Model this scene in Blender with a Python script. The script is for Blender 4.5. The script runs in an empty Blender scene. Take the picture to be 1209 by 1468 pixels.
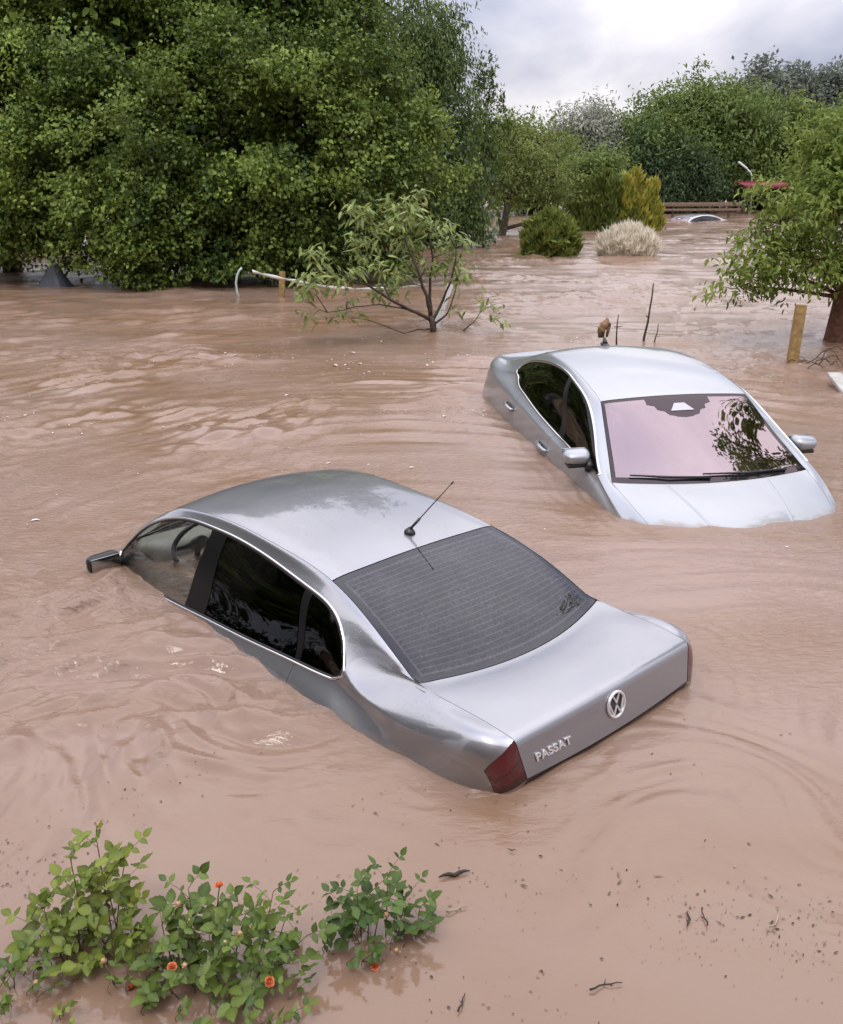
import bpy, bmesh, math, random
import numpy as np
from mathutils import Matrix, Vector

C = bpy.context.scene.collection
SC = bpy.context.scene

# ------------------------------------------------------------------ camera, sky, sun, exposure
F_PX, PITCH, CAM_H, ROLL = 1318.0, 0.3549, 2.403, 0.0034
cam_d = bpy.data.cameras.new('camera')
cam = bpy.data.objects.new('camera', cam_d)
C.objects.link(cam)
cam_d.sensor_fit = 'VERTICAL'
cam_d.sensor_height = 24.0
cam_d.lens = F_PX / 1468.0 * 24.0
cam_d.clip_start = 0.05
cam_d.clip_end = 3000.0
cam.matrix_world = Matrix.Translation((0, 0, CAM_H)) @ Matrix.Rotation(math.pi / 2 - PITCH, 4, 'X') @ Matrix.Rotation(-ROLL, 4, 'Z')
SC.camera = cam

SUN_EL, SUN_AZ = math.radians(64), math.radians(200)      # azimuth measured clockwise from +Y: behind the viewer, slightly left
world = bpy.data.worlds.new('World')
SC.world = world
world.use_nodes = True


def build_world():
    nt = world.node_tree
    nt.nodes.clear()
    N, L = nt.nodes.new, nt.links.new
    out = N('ShaderNodeOutputWorld')
    sky = N('ShaderNodeTexSky')
    sky.sky_type = 'NISHITA'
    sky.sun_disc = False
    sky.sun_elevation = SUN_EL
    sky.sun_rotation = SUN_AZ
    sky.air_density = 1.0
    sky.dust_density = 3.0
    b_sky = N('ShaderNodeBackground')
    b_sky.inputs[1].default_value = 0.10
    L(sky.outputs[0], b_sky.inputs[0])
    # cloud deck: noise on a plane overhead
    geo = N('ShaderNodeNewGeometry')
    sep = N('ShaderNodeSeparateXYZ')
    tc = N('ShaderNodeTexCoord')
    L(tc.outputs['Generated'], sep.inputs[0])
    zc = N('ShaderNodeMath'); zc.operation = 'MAXIMUM'; zc.inputs[1].default_value = 0.0
    L(sep.outputs['Z'], zc.inputs[0])
    za = N('ShaderNodeMath'); za.operation = 'ADD'; za.inputs[1].default_value = 0.30
    L(zc.outputs[0], za.inputs[0])
    dx = N('ShaderNodeMath'); dx.operation = 'DIVIDE'
    dy = N('ShaderNodeMath'); dy.operation = 'DIVIDE'
    L(sep.outputs['X'], dx.inputs[0]); L(za.outputs[0], dx.inputs[1])
    L(sep.outputs['Y'], dy.inputs[0]); L(za.outputs[0], dy.inputs[1])
    comb = N('ShaderNodeCombineXYZ')
    L(dx.outputs[0], comb.inputs[0]); L(dy.outputs[0], comb.inputs[1])
    mp = N('ShaderNodeMapping')
    mp.inputs['Location'].default_value = SKY_OFF
    mp.inputs['Scale'].default_value = (1.0, 0.8, 1.0)
    L(comb.outputs[0], mp.inputs['Vector'])
    nz = N('ShaderNodeTexNoise')
    nz.inputs['Scale'].default_value = 1.0
    nz.inputs['Detail'].default_value = 7
    nz.inputs['Roughness'].default_value = 0.52
    nz.inputs['Distortion'].default_value = 0.25
    L(mp.outputs[0], nz.inputs['Vector'])
    ramp = N('ShaderNodeValToRGB')
    e = ramp.color_ramp.elements
    e[0].position = 0.38; e[0].color = (0.37, 0.39, 0.50, 1)
    e[1].position = 0.60; e[1].color = (0.84, 0.81, 0.84, 1)
    m = e.new(0.50); m.color = (0.60, 0.59, 0.665, 1)
    L(nz.outputs['Fac'], ramp.inputs[0])
    # an overcast sky is brighter overhead than at the horizon
    zr = N('ShaderNodeMapRange')
    zr.inputs['From Min'].default_value = 0.0
    zr.inputs['From Max'].default_value = 1.0
    zr.inputs['To Min'].default_value = 0.70
    zr.inputs['To Max'].default_value = 2.9
    L(zc.outputs[0], zr.inputs['Value'])
    b_cl = N('ShaderNodeBackground')
    L(ramp.outputs[0], b_cl.inputs[0])
    L(zr.outputs[0], b_cl.inputs[1])
    mix = N('ShaderNodeMixShader')
    mix.inputs[0].default_value = 0.92
    L(b_sky.outputs[0], mix.inputs[1])
    L(b_cl.outputs[0], mix.inputs[2])
    L(mix.outputs[0], out.inputs['Surface'])


SKY_OFF = (3.1, 1.7, 0.0)
build_world()

sun_d = bpy.data.lights.new('sun', 'SUN')
sun_d.energy = 1.05
sun_d.angle = math.radians(22)
sun_d.color = (1.0, 0.95, 0.88)
sun = bpy.data.objects.new('sun', sun_d)
C.objects.link(sun)
sd = Vector((math.sin(SUN_AZ) * math.cos(SUN_EL), math.cos(SUN_AZ) * math.cos(SUN_EL), math.sin(SUN_EL)))
sun.rotation_euler = (-sd).to_track_quat('-Z', 'Y').to_euler()
sun.location = sd * 60

SC.view_settings.view_transform = 'Standard'
SC.view_settings.look = 'None'
SC.view_settings.gamma = 1.0
SC.view_settings.exposure = 0.55
try:
    SC.view_settings.use_curve_mapping = False
except Exception:
    pass
SC.cycles.max_bounces = 8
SC.cycles.transparent_max_bounces = 12
SC.cycles.caustics_reflective = False
SC.cycles.caustics_refractive = False
SC.cycles.use_denoising = True


# ------------------------------------------------------------------ helpers
def ray(u, v):
    """A pixel of the photograph (1209 x 1468) as a direction from the camera."""
    X = (u - 604.5) / F_PX
    Y = -(v - 734) / F_PX
    xr = X * math.cos(ROLL) + Y * math.sin(ROLL)
    up = -X * math.sin(ROLL) + Y * math.cos(ROLL)
    return np.array([xr, math.cos(PITCH) + up * math.sin(PITCH), -math.sin(PITCH) + up * math.cos(PITCH)])


def at(u, v, z=0.0):
    d = ray(u, v)
    return np.array([0, 0, CAM_H]) + d * ((z - CAM_H) / d[2])


def aty(u, v, y):
    d = ray(u, v)
    return np.array([0, 0, CAM_H]) + d * (y / d[1])


def thing(name, label, cat, loc=(0, 0, 0), rot=(0, 0, 0), group=None):
    o = bpy.data.objects.new(name, None)
    C.objects.link(o)
    o.empty_display_size = 0.2
    o.location = loc
    o.rotation_euler = rot
    tag(o, label, cat, group)
    return o


def tag(o, label, cat, group=None):
    o['label'] = label
    o['category'] = cat
    if group:
        o['group'] = group
    return o


def link(name, me, mat=None, parent=None, kind=None):
    o = bpy.data.objects.new(name, me)
    C.objects.link(o)
    if mat is not None:
        me.materials.clear()
        for m_ in (mat if isinstance(mat, (list, tuple)) else [mat]):
            me.materials.append(m_)
    if parent is not None:
        o.parent = parent
    if kind:
        o['kind'] = kind
    return o


def copy_tree(o, parent=None):
    c = o.copy()
    C.objects.link(c)
    if parent is not None:
        c.parent = parent
    for ch in list(o.children):
        copy_tree(ch, c)
    return c


def arr_mesh(name, V, F, smooth=True, uv=None, tint=None):
    """Mesh from arrays: V (n,3); F (m,3) or (m,4) or a list of such arrays."""
    me = bpy.data.meshes.new(name)
    Fs = F if isinstance(F, list) else [F]
    Fs = [np.asarray(f, np.int32) for f in Fs if len(f)]
    nv = len(V)
    me.vertices.add(nv)
    me.vertices.foreach_set('co', np.ascontiguousarray(V, np.float32).ravel())
    loops = np.concatenate([f.ravel() for f in Fs])
    tot = np.concatenate([np.full(len(f), f.shape[1], np.int32) for f in Fs])
    start = np.concatenate([[0], np.cumsum(tot)[:-1]]).astype(np.int32)
    me.loops.add(len(loops))
    me.loops.foreach_set('vertex_index', loops)
    me.polygons.add(len(tot))
    me.polygons.foreach_set('loop_start', start)
    me.polygons.foreach_set('loop_total', tot)
    if smooth:
        me.polygons.foreach_set('use_smooth', np.ones(len(tot), bool))
    if uv is not None:
        l = me.uv_layers.new(name='UVMap')
        l.data.foreach_set('uv', np.asarray(uv, np.float32)[loops].ravel())
    if tint is not None:
        a = me.attributes.new('tint', 'FLOAT', 'POINT')
        a.data.foreach_set('value', np.asarray(tint, np.float32))
    me.update(calc_edges=True)
    me.validate()
    return me


class MB:
    """Collects shapes into one mesh."""

    def __init__(self):
        self.V, self.F3, self.F4, self.n = [], [], [], 0

    def add(self, V, F):
        V = np.asarray(V, float)
        F = np.asarray(F, np.int64)
        (self.F3 if F.shape[1] == 3 else self.F4).append(F + self.n)
        self.V.append(V)
        self.n += len(V)
        return self

    def tube(self, pts, rad, n=6, cap=True):
        pts = np.asarray(pts, float)
        rad = np.broadcast_to(np.asarray(rad, float), (len(pts),))
        T = np.gradient(pts, axis=0)
        T /= np.linalg.norm(T, axis=1)[:, None] + 1e-9
        ref = np.array([0.13, 0.31, 0.94]) if abs(T[0, 2]) < 0.9 else np.array([1.0, 0.1, 0])
        V = []
        a = np.linspace(0, 2 * np.pi, n, endpoint=False)
        for p, t, r in zip(pts, T, rad):
            A = np.cross(t, ref); A /= np.linalg.norm(A) + 1e-9
            B = np.cross(t, A)
            ref = -np.cross(t, A) * -1 if False else ref
            V.append(p + r * (np.cos(a)[:, None] * A + np.sin(a)[:, None] * B))
        m = len(pts)
        V = np.concatenate(V)
        i = np.arange(m - 1)[:, None] * n
        j = np.arange(n)[None]
        F = np.stack([i + j, i + (j + 1) % n, i + n + (j + 1) % n, i + n + j], -1).reshape(-1, 4)
        self.add(V, F[:, ::-1])
        if cap:
            for base, sgn in ((0, 1), ((m - 1) * n, -1)):
                c = np.arange(1, n - 1)
                f = np.stack([np.full(n - 2, base), base + c, base + c + 1], 1)
                self.add(np.zeros((0, 3)), np.zeros((0, 3), int))
                f = f if sgn > 0 else f[:, ::-1]
                self.F3.append(f + (self.n - len(V)))
        return self

    def box(self, c, s, R=None, taper=1.0):
        s = np.asarray(s, float) / 2
        V = np.array([[x, y, z] for z in (-1, 1) for y in (-1, 1) for x in (-1, 1)], float)
        V[V[:, 2] > 0, :2] *= taper
        V = V * s
        if R is not None:
            V = V @ np.asarray(R).T
        F = [[0, 2, 3, 1], [4, 5, 7, 6], [0, 1, 5, 4], [2, 6, 7, 3], [0, 4, 6, 2], [1, 3, 7, 5]]
        return self.add(V + np.asarray(c, float), F)

    def sphere(self, c, r, n=10, m=6, R=None, p=1.0):
        th = np.linspace(0, 2 * np.pi, n, endpoint=False)
        ph = np.linspace(-np.pi / 2, np.pi / 2, m + 1)
        sg = lambda x: np.sign(x) * np.abs(x) ** p
        V = np.array([[sg(np.cos(b)) * sg(np.cos(a)), sg(np.cos(b)) * sg(np.sin(a)), sg(np.sin(b))] for b in ph for a in th])
        V = V * np.asarray(r, float)
        if R is not None:
            V = V @ np.asarray(R).T
        i = np.arange(m)[:, None] * n
        j = np.arange(n)[None]
        F = np.stack([i + j, i + (j + 1) % n, i + n + (j + 1) % n, i + n + j], -1).reshape(-1, 4)
        return self.add(V + np.asarray(c, float), F)

    def mesh(self, name, smooth=True, angle=None):
        F = []
        if self.F4: F.append(np.concatenate(self.F4))
        if self.F3:
            f3 = [f for f in self.F3 if len(f)]
            if f3: F.append(np.concatenate(f3))
        me = arr_mesh(name, np.concatenate(self.V), F, smooth)
        if angle:
            me.set_sharp_from_angle(angle=math.radians(angle))
        return me

    def build(self, name, mat, parent=None, smooth=True, angle=None, kind=None):
        return link(name, self.mesh(name, smooth, angle), mat, parent, kind)


def rbox(size, bev, segs=3, taper=None):
    """Rounded box mesh arrays."""
    bm = bmesh.new()
    bmesh.ops.create_cube(bm, size=1.0)
    for v in bm.verts:
        v.co = Vector((v.co.x * size[0], v.co.y * size[1], v.co.z * size[2]))
        if taper and v.co.z > 0:
            v.co.x *= taper[0]; v.co.y *= taper[1]
    bmesh.ops.bevel(bm, geom=bm.edges[:], offset=bev, segments=segs, profile=0.5, affect='EDGES', clamp_overlap=True)
    bm.verts.index_update()
    V = np.array([v.co[:] for v in bm.verts])
    Q = [[v.index for v in f.verts] for f in bm.faces if len(f.verts) == 4]
    T = []
    for f in bm.faces:
        ids = [v.index for v in f.verts]
        if len(ids) != 4:
            T += [[ids[0], ids[i], ids[i + 1]] for i in range(1, len(ids) - 1)]
    bm.free()
    return V, np.array(Q, int).reshape(-1, 4), np.array(T, int).reshape(-1, 3)


def add_rbox(mb, size, bev, loc, R=None, segs=3, taper=None):
    V, Q, T = rbox(size, bev, segs, taper)
    if R is not None:
        V = V @ np.asarray(R).T
    n0 = mb.n
    mb.add(V + np.asarray(loc, float), Q)
    if len(T):
        mb.F3.append(T + n0)
    return mb


def rotm(z=0, y=0, x=0):
    return np.array((Matrix.Rotation(z, 3, 'Z') @ Matrix.Rotation(y, 3, 'Y') @ Matrix.Rotation(x, 3, 'X')))


# ------------------------------------------------------------------ materials
def new_mat(name):
    m = bpy.data.materials.new(name)
    m.use_nodes = True
    nt = m.node_tree
    b = nt.nodes['Principled BSDF']
    return m, nt, b


def simple(name, col, rough=0.5, metal=0.0, noise=0.0, nscale=20, coat=0.0, bump=0.0, spec=0.5):
    m, nt, b = new_mat(name)
    b.inputs['Base Color'].default_value = (*col, 1)
    b.inputs['Roughness'].default_value = rough
    b.inputs['Metallic'].default_value = metal
    b.inputs['Coat Weight'].default_value = coat
    b.inputs['Coat Roughness'].default_value = 0.04
    b.inputs['Specular IOR Level'].default_value = spec
    if noise or bump:
        tc = nt.nodes.new('ShaderNodeTexCoord')
        nz = nt.nodes.new('ShaderNodeTexNoise')
        nz.inputs['Scale'].default_value = nscale
        nz.inputs['Detail'].default_value = 5
        nt.links.new(tc.outputs['Object'], nz.inputs['Vector'])
        if noise:
            r = nt.nodes.new('ShaderNodeValToRGB')
            r.color_ramp.elements[0].position = 0.3
            r.color_ramp.elements[1].position = 0.7
            r.color_ramp.elements[0].color = (*[c * (1 - noise) for c in col], 1)
            r.color_ramp.elements[1].color = (*[min(1, c * (1 + noise)) for c in col], 1)
            nt.links.new(nz.outputs['Fac'], r.inputs[0])
            nt.links.new(r.outputs[0], b.inputs['Base Color'])
        if bump:
            bp = nt.nodes.new('ShaderNodeBump')
            bp.inputs['Strength'].default_value = bump
            bp.inputs['Distance'].default_value = 0.02
            nt.links.new(nz.outputs['Fac'], bp.inputs['Height'])
            nt.links.new(bp.outputs[0], b.inputs['Normal'])
    return m


def droplets(nt, scale=95.0, cover=0.42, height=0.0016, seed=0.0):
    """Height of rain drops sitting on a surface, as a normal output."""
    N, L = nt.nodes.new, nt.links.new
    tc = N('ShaderNodeTexCoord')
    mp = N('ShaderNodeMapping')
    mp.inputs['Location'].default_value = (seed, seed * .7, seed * .3)
    L(tc.outputs['Object'], mp.inputs[0])
    nzb = N('ShaderNodeTexNoise'); nzb.inputs['Scale'].default_value = 2.2; nzb.inputs['Detail'].default_value = 3
    L(mp.outputs[0], nzb.inputs['Vector'])
    vo = N('ShaderNodeTexVoronoi')
    vo.inputs['Scale'].default_value = scale
    L(mp.outputs[0], vo.inputs['Vector'])
    sepc = N('ShaderNodeSeparateColor')
    L(vo.outputs['Color'], sepc.inputs[0])
    # drop radius varies per cell; many cells have none
    rr = N('ShaderNodeMapRange')
    rr.inputs['From Min'].default_value = 1 - cover
    rr.inputs['From Max'].default_value = 1.0
    rr.inputs['To Min'].default_value = 0.0
    rr.inputs['To Max'].default_value = 0.42
    L(sepc.outputs[0], rr.inputs['Value'])
    dv = N('ShaderNodeMath'); dv.operation = 'SUBTRACT'
    L(rr.outputs[0], dv.inputs[0]); L(vo.outputs['Distance'], dv.inputs[1])
    mx = N('ShaderNodeMath'); mx.operation = 'MAXIMUM'; mx.inputs[1].default_value = 0
    L(dv.outputs[0], mx.inputs[0])
    sq = N('ShaderNodeMath'); sq.operation = 'POWER'; sq.inputs[1].default_value = 0.6
    L(mx.outputs[0], sq.inputs[0])
    ms = N('ShaderNodeMapRange')
    ms.inputs['From Min'].default_value = 0.35; ms.inputs['From Max'].default_value = 0.62
    L(nzb.outputs['Fac'], ms.inputs['Value'])
    ml = N('ShaderNodeMath'); ml.operation = 'MULTIPLY'
    L(sq.outputs[0], ml.inputs[0]); L(ms.outputs[0], ml.inputs[1])
    bp = N('ShaderNodeBump')
    bp.inputs['Strength'].default_value = 1.0
    bp.inputs['Distance'].default_value = height
    L(ml.outputs[0], bp.inputs['Height'])
    return bp.outputs[0], ml.outputs[0], tc


def car_paint(name, col, metal, rough, seed, coat_ior=1.5):
    m, nt, b = new_mat(name)
    nrm, hgt, tc = droplets(nt, 120, 0.5, 0.0016, seed)
    nz = nt.nodes.new('ShaderNodeTexNoise')
    nz.inputs['Scale'].default_value = 3.0
    nz.inputs['Detail'].default_value = 6
    nt.links.new(tc.outputs['Object'], nz.inputs['Vector'])
    r = nt.nodes.new('ShaderNodeValToRGB')
    r.color_ramp.elements[0].position = 0.25
    r.color_ramp.elements[1].position = 0.75
    r.color_ramp.elements[0].color = (*[c * 0.94 for c in col], 1)
    r.color_ramp.elements[1].color = (*[c * 1.04 for c in col], 1)
    nt.links.new(nz.outputs['Fac'], r.inputs[0])
    # silt left on the paint just above the flood
    geo = nt.nodes.new('ShaderNodeNewGeometry')
    sz = nt.nodes.new('ShaderNodeSeparateXYZ')
    nt.links.new(geo.outputs['Position'], sz.inputs[0])
    n4 = nt.nodes.new('ShaderNodeTexNoise')
    n4.inputs['Scale'].default_value = 7.0
    n4.inputs['Detail'].default_value = 6
    nt.links.new(tc.outputs['Object'], n4.inputs['Vector'])
    ad = nt.nodes.new('ShaderNodeMath'); ad.operation = 'MULTIPLY_ADD'
    ad.inputs[1].default_value = -.09
    nt.links.new(n4.outputs['Fac'], ad.inputs[0]); nt.links.new(sz.outputs['Z'], ad.inputs[2])
    mk = nt.nodes.new('ShaderNodeMapRange')
    mk.inputs['From Min'].default_value = -.018; mk.inputs['From Max'].default_value = -.046
    mk.inputs['To Min'].default_value = 0.0; mk.inputs['To Max'].default_value = .8
    nt.links.new(ad.outputs[0], mk.inputs['Value'])
    mc = nt.nodes.new('ShaderNodeMix'); mc.data_type = 'RGBA'
    mc.inputs['B'].default_value = (.17, .115, .085, 1)
    nt.links.new(mk.outputs[0], mc.inputs['Factor']); nt.links.new(r.outputs[0], mc.inputs['A'])
    nt.links.new(mc.outputs['Result'], b.inputs['Base Color'])
    mm = nt.nodes.new('ShaderNodeMath'); mm.operation = 'MULTIPLY_ADD'; mm.inputs[1].default_value = -metal; mm.inputs[2].default_value = metal
    nt.links.new(mk.outputs[0], mm.inputs[0]); nt.links.new(mm.outputs[0], b.inputs['Metallic'])
    b.inputs['Roughness'].default_value = rough
    b.inputs['Coat Weight'].default_value = 1.0
    b.inputs['Coat Roughness'].default_value = 0.03
    b.inputs['Coat IOR'].default_value = coat_ior
    nt.links.new(nrm, b.inputs['Coat Normal'])
    nt.links.new(nrm, b.inputs['Normal'])
    return m


def glass_mat(name, tint, ior=1.5, refl_col=(1, 1, 1), refl_min=0.0, frit=0.0, frit_blob=False, lines=0, drops=0.0, film=0.0, seed=0.0, band=0.0, drop_scale=120.0):
    """Car glass: a tinted pane that lets some light through, a reflecting face, a black printed edge, heating wires, drops."""
    m = bpy.data.materials.new(name)
    m.use_nodes = True
    nt = m.node_tree
    nt.nodes.clear()
    N, L = nt.nodes.new, nt.links.new
    out = N('ShaderNodeOutputMaterial')
    tr = N('ShaderNodeBsdfTransparent')
    tr.inputs[0].default_value = (*tint, 1)
    body = tr.outputs[0]
    nrm = hgt = None
    if drops:
        nrm, hgt, _ = droplets(nt, drop_scale, drops, 0.24 / drop_scale, seed)
    if film:                                    # wet film and grime that scatters a little
        df = N('ShaderNodeBsdfDiffuse')
        df.inputs[0].default_value = (0.50, 0.50, 0.54, 1)
        tcf = N('ShaderNodeTexCoord')
        nf = N('ShaderNodeTexNoise'); nf.inputs['Scale'].default_value = 5; nf.inputs['Detail'].default_value = 8; nf.inputs['Roughness'].default_value = .7
        L(tcf.outputs['Object'], nf.inputs['Vector'])
        n2 = N('ShaderNodeTexNoise'); n2.inputs['Scale'].default_value = 70; n2.inputs['Detail'].default_value = 3; n2.inputs['Roughness'].default_value = .7
        L(tcf.outputs['Object'], n2.inputs['Vector'])
        mr2 = N('ShaderNodeMapRange'); mr2.inputs['From Min'].default_value = .42; mr2.inputs['From Max'].default_value = .7
        mr2.inputs['To Min'].default_value = 0.25; mr2.inputs['To Max'].default_value = 1.6
        L(n2.outputs['Fac'], mr2.inputs['Value'])
        mr = N('ShaderNodeMapRange'); mr.inputs['From Min'].default_value = .35; mr.inputs['From Max'].default_value = .75
        mr.inputs['To Min'].default_value = film * 0.4; mr.inputs['To Max'].default_value = film * 1.8
        L(nf.outputs['Fac'], mr.inputs['Value'])
        pm = N('ShaderNodeMath'); pm.operation = 'MULTIPLY'
        L(mr.outputs[0], pm.inputs[0]); L(mr2.outputs[0], pm.inputs[1])
        mx = N('ShaderNodeMixShader')
        L(pm.outputs[0], mx.inputs[0]); L(body, mx.inputs[1]); L(df.outputs[0], mx.inputs[2])
        body = mx.outputs[0]
    uvn = N('ShaderNodeTexCoord')
    sep = N('ShaderNodeSeparateXYZ')
    L(uvn.outputs['UV'], sep.inputs[0])

    def math_(op, a, b=None, clamp=False):
        n = N('ShaderNodeMath'); n.operation = op; n.use_clamp = clamp
        for k, x in enumerate((a, b)):
            if x is None: continue
            if isinstance(x, (int, float)): n.inputs[k].default_value = x
            else: L(x, n.inputs[k])
        return n.outputs[0]
    if frit or lines:
        ax = math_('ABSOLUTE', math_('SUBTRACT', sep.outputs['X'], 0.5))     # 0 centre .. .5 edge (across)
        ay = math_('ABSOLUTE', math_('SUBTRACT', sep.outputs['Y'], 0.5))
        ex = math_('MULTIPLY', math_('SUBTRACT', 0.5, ax), 1.35)            # distance to the edge, about metres
        ey = math_('MULTIPLY', math_('SUBTRACT', 0.5, ay), 0.85)
        edge = math_('MINIMUM', ex, ey)
    if lines:
        fy = math_('FRACT', math_('MULTIPLY', sep.outputs['Y'], float(lines)))
        ln = math_('LESS_THAN', math_('ABSOLUTE', math_('SUBTRACT', fy, 0.5)), 0.075)
        inside = math_('GREATER_THAN', edge, 0.055)
        ln = math_('MULTIPLY', ln, inside)
        bd = math_('MULTIPLY', math_('GREATER_THAN', edge, 0.048), math_('LESS_THAN', edge, 0.060))
        ln = math_('MAXIMUM', ln, bd)
        ld = N('ShaderNodeBsdfDiffuse'); ld.inputs[0].default_value = (0.22, 0.21, 0.23, 1)
        mx = N('ShaderNodeMixShader')
        L(math_('MULTIPLY', ln, 0.15), mx.inputs[0]); L(body, mx.inputs[1]); L(ld.outputs[0], mx.inputs[2])
        body = mx.outputs[0]
    if frit:
        fr = math_('LESS_THAN', edge, frit)
        if band:                                 # deep black band along the lower edge
            fr = math_('MAXIMUM', fr, math_('LESS_THAN', sep.outputs['Y'], band))
        if frit_blob:                            # stepped black print round the mirror foot, with a grey plate in it
            ux = ax
            uy = math_('SUBTRACT', 1.0, sep.outputs['Y'])
            rb = N('ShaderNodeValToRGB')
            rb.color_ramp.interpolation = 'EASE'
            el = rb.color_ramp.elements
            el[0].position = 0.0; el[0].color = (.215,) * 3 + (1,)
            el[1].position = .285; el[1].color = (0, 0, 0, 1)
            for ps, wd in ((.105, .212), (.135, .165), (.175, .158), (.205, .112), (.240, .100), (.268, .055)):
                x_ = el.new(ps); x_.color = (wd, wd, wd, 1)
            L(uy, rb.inputs[0])
            fr = math_('MAXIMUM', fr, math_('LESS_THAN', ux, rb.outputs[0]))
        bd = N('ShaderNodeBsdfDiffuse'); bd.inputs[0].default_value = (0.012, 0.012, 0.013, 1)
        mx = N('ShaderNodeMixShader')
        L(fr, mx.inputs[0]); L(body, mx.inputs[1]); L(bd.outputs[0], mx.inputs[2])
        body = mx.outputs[0]
    gl = N('ShaderNodeBsdfGlossy')
    gl.inputs['Color'].default_value = (*refl_col, 1)
    gl.inputs['Roughness'].default_value = 0.02
    fn = N('ShaderNodeFresnel')
    fn.inputs['IOR'].default_value = ior
    if nrm is not None:
        L(nrm, gl.inputs['Normal'])
    fac = math_('MAXIMUM', fn.outputs[0], refl_min) if refl_min else fn.outputs[0]
    if refl_min and frit:
        fac = math_('MAXIMUM', fn.outputs[0], math_('MULTIPLY', math_('SUBTRACT', 1.0, fr), refl_min))
    mx = N('ShaderNodeMixShader')
    L(fac, mx.inputs[0]); L(body, mx.inputs[1]); L(gl.outputs[0], mx.inputs[2])
    L(mx.outputs[0], out.inputs['Surface'])
    return m


def leaf_mat(name, dark, light, rough=0.45, trans=0.25, hue_noise=0.0, spec=0.22):
    """Foliage: each leaf carries its own tint (0..1) as a mesh attribute."""
    m, nt, b = new_mat(name)
    N, L = nt.nodes.new, nt.links.new
    at_ = N('ShaderNodeAttribute')
    at_.attribute_name = 'tint'
    r = N('ShaderNodeValToRGB')
    r.color_ramp.elements[0].color = (*dark, 1)
    r.color_ramp.elements[1].color = (*light, 1)
    L(at_.outputs['Fac'], r.inputs[0])
    L(r.outputs[0], b.inputs['Base Color'])
    b.inputs['Roughness'].default_value = rough
    b.inputs['Specular IOR Level'].default_value = spec
    tl = N('ShaderNodeBsdfTranslucent')
    hs = N('ShaderNodeHueSaturation')
    hs.inputs['Hue'].default_value = 0.485
    hs.inputs['Value'].default_value = 1.25
    L(r.outputs[0], hs.inputs['Color'])
    L(hs.outputs[0], tl.inputs[0])
    mx = N('ShaderNodeMixShader')
    mx.inputs[0].default_value = trans
    out = [n for n in nt.nodes if n.type == 'OUTPUT_MATERIAL'][0]
    L(b.outputs[0], mx.inputs[1]); L(tl.outputs[0], mx.inputs[2])
    L(mx.outputs[0], out.inputs['Surface'])
    return m


M = {}
M['paint_dark'] = car_paint('silver_grey_paint', (0.265, 0.27, 0.295), 0.80, 0.40, 0.0, 1.95)
M['paint_light'] = car_paint('silver_blue_paint', (0.325, 0.342, 0.365), 0.65, 0.42, 3.0, 1.6)
M['black_trim'] = simple('black_trim', (0.012, 0.012, 0.013), 0.35)
M['gloss_black'] = simple('gloss_black', (0.006, 0.006, 0.007), 0.3, spec=.3)
M['seal'] = simple('rubber_seal', (0.010, 0.010, 0.010), 0.65)
M['chrome'] = simple('chrome', (0.78, 0.78, 0.80), 0.16, 1.0)
M['emblem'] = simple('emblem', (0.74, 0.74, 0.76), 0.34, 0.55)
M['gap'] = simple('shell_dark', (0.008, 0.008, 0.009), 0.8)
M['interior'] = simple('interior_grey', (0.055, 0.052, 0.05), 0.75, noise=.15, nscale=40)
M['cream'] = simple('interior_beige', (0.40, 0.37, 0.30), 0.7, noise=.1, nscale=30)
M['glass_side'] = glass_mat('glass_side', (0.93, 0.97, 0.94), 1.42, drops=.12, film=.035, seed=1)
M['glass_privacy'] = glass_mat('glass_privacy', (0.03, 0.03, 0.034), 1.40, drops=.30, seed=2)
M['glass_rear'] = glass_mat('glass_rear', (0.08, 0.08, 0.115), 1.52, refl_col=(.92,.92,1.0), frit=.038, lines=23, drops=.55, film=.045, seed=3, drop_scale=210.0)
M['glass_screen'] = glass_mat('glass_screen', (0.50, 0.48, 0.48), 1.7, refl_col=(0.68, 0.55, 0.59), refl_min=0.40, frit=.03, frit_blob=True, drops=.12, seed=4, band=.075)
M['glass_screen_plain'] = glass_mat('glass_screen_plain', (0.86, 0.90, 0.87), 1.55, frit=.03, drops=.3, seed=5)
M['glass_dark'] = glass_mat('glass_dark', (0.05, 0.055, 0.055), 1.42, drops=.30, seed=6)
# ------------------------------------------------------------------ car bodies: one smooth surface, cut into panels
def pchip_map(h):
    """Slopes of a monotone map from index to chord length; h (N,K-1) interval lengths."""
    N, K1 = h.shape
    d = np.empty((N, K1 + 1))
    d[:, 1:-1] = 2 * h[:, :-1] * h[:, 1:] / (h[:, :-1] + h[:, 1:] + 1e-9)
    d[:, 0] = h[:, 0]
    d[:, -1] = h[:, -1]
    return d


def spline_coef(P):
    """Natural cubic splines through P (N,K,3), chord-length parameter."""
    N, K, _ = P.shape
    h = np.linalg.norm(np.diff(P, axis=1), axis=2) + 1e-5
    t = np.concatenate([np.zeros((N, 1)), np.cumsum(h, 1)], 1)
    M2 = np.zeros((N, K, 3))
    if K > 2:
        A = np.zeros((N, K, K))
        r = np.zeros((N, K, 3))
        A[:, 0, 0] = A[:, -1, -1] = 1
        for i in range(1, K - 1):
            A[:, i, i - 1] = h[:, i - 1] / 6
            A[:, i, i] = (h[:, i - 1] + h[:, i]) / 3
            A[:, i, i + 1] = h[:, i] / 6
            r[:, i] = (P[:, i + 1] - P[:, i]) / h[:, i, None] - (P[:, i] - P[:, i - 1]) / h[:, i - 1, None]
        M2 = np.linalg.solve(A, r)
    return h, t, M2, pchip_map(h)


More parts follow.
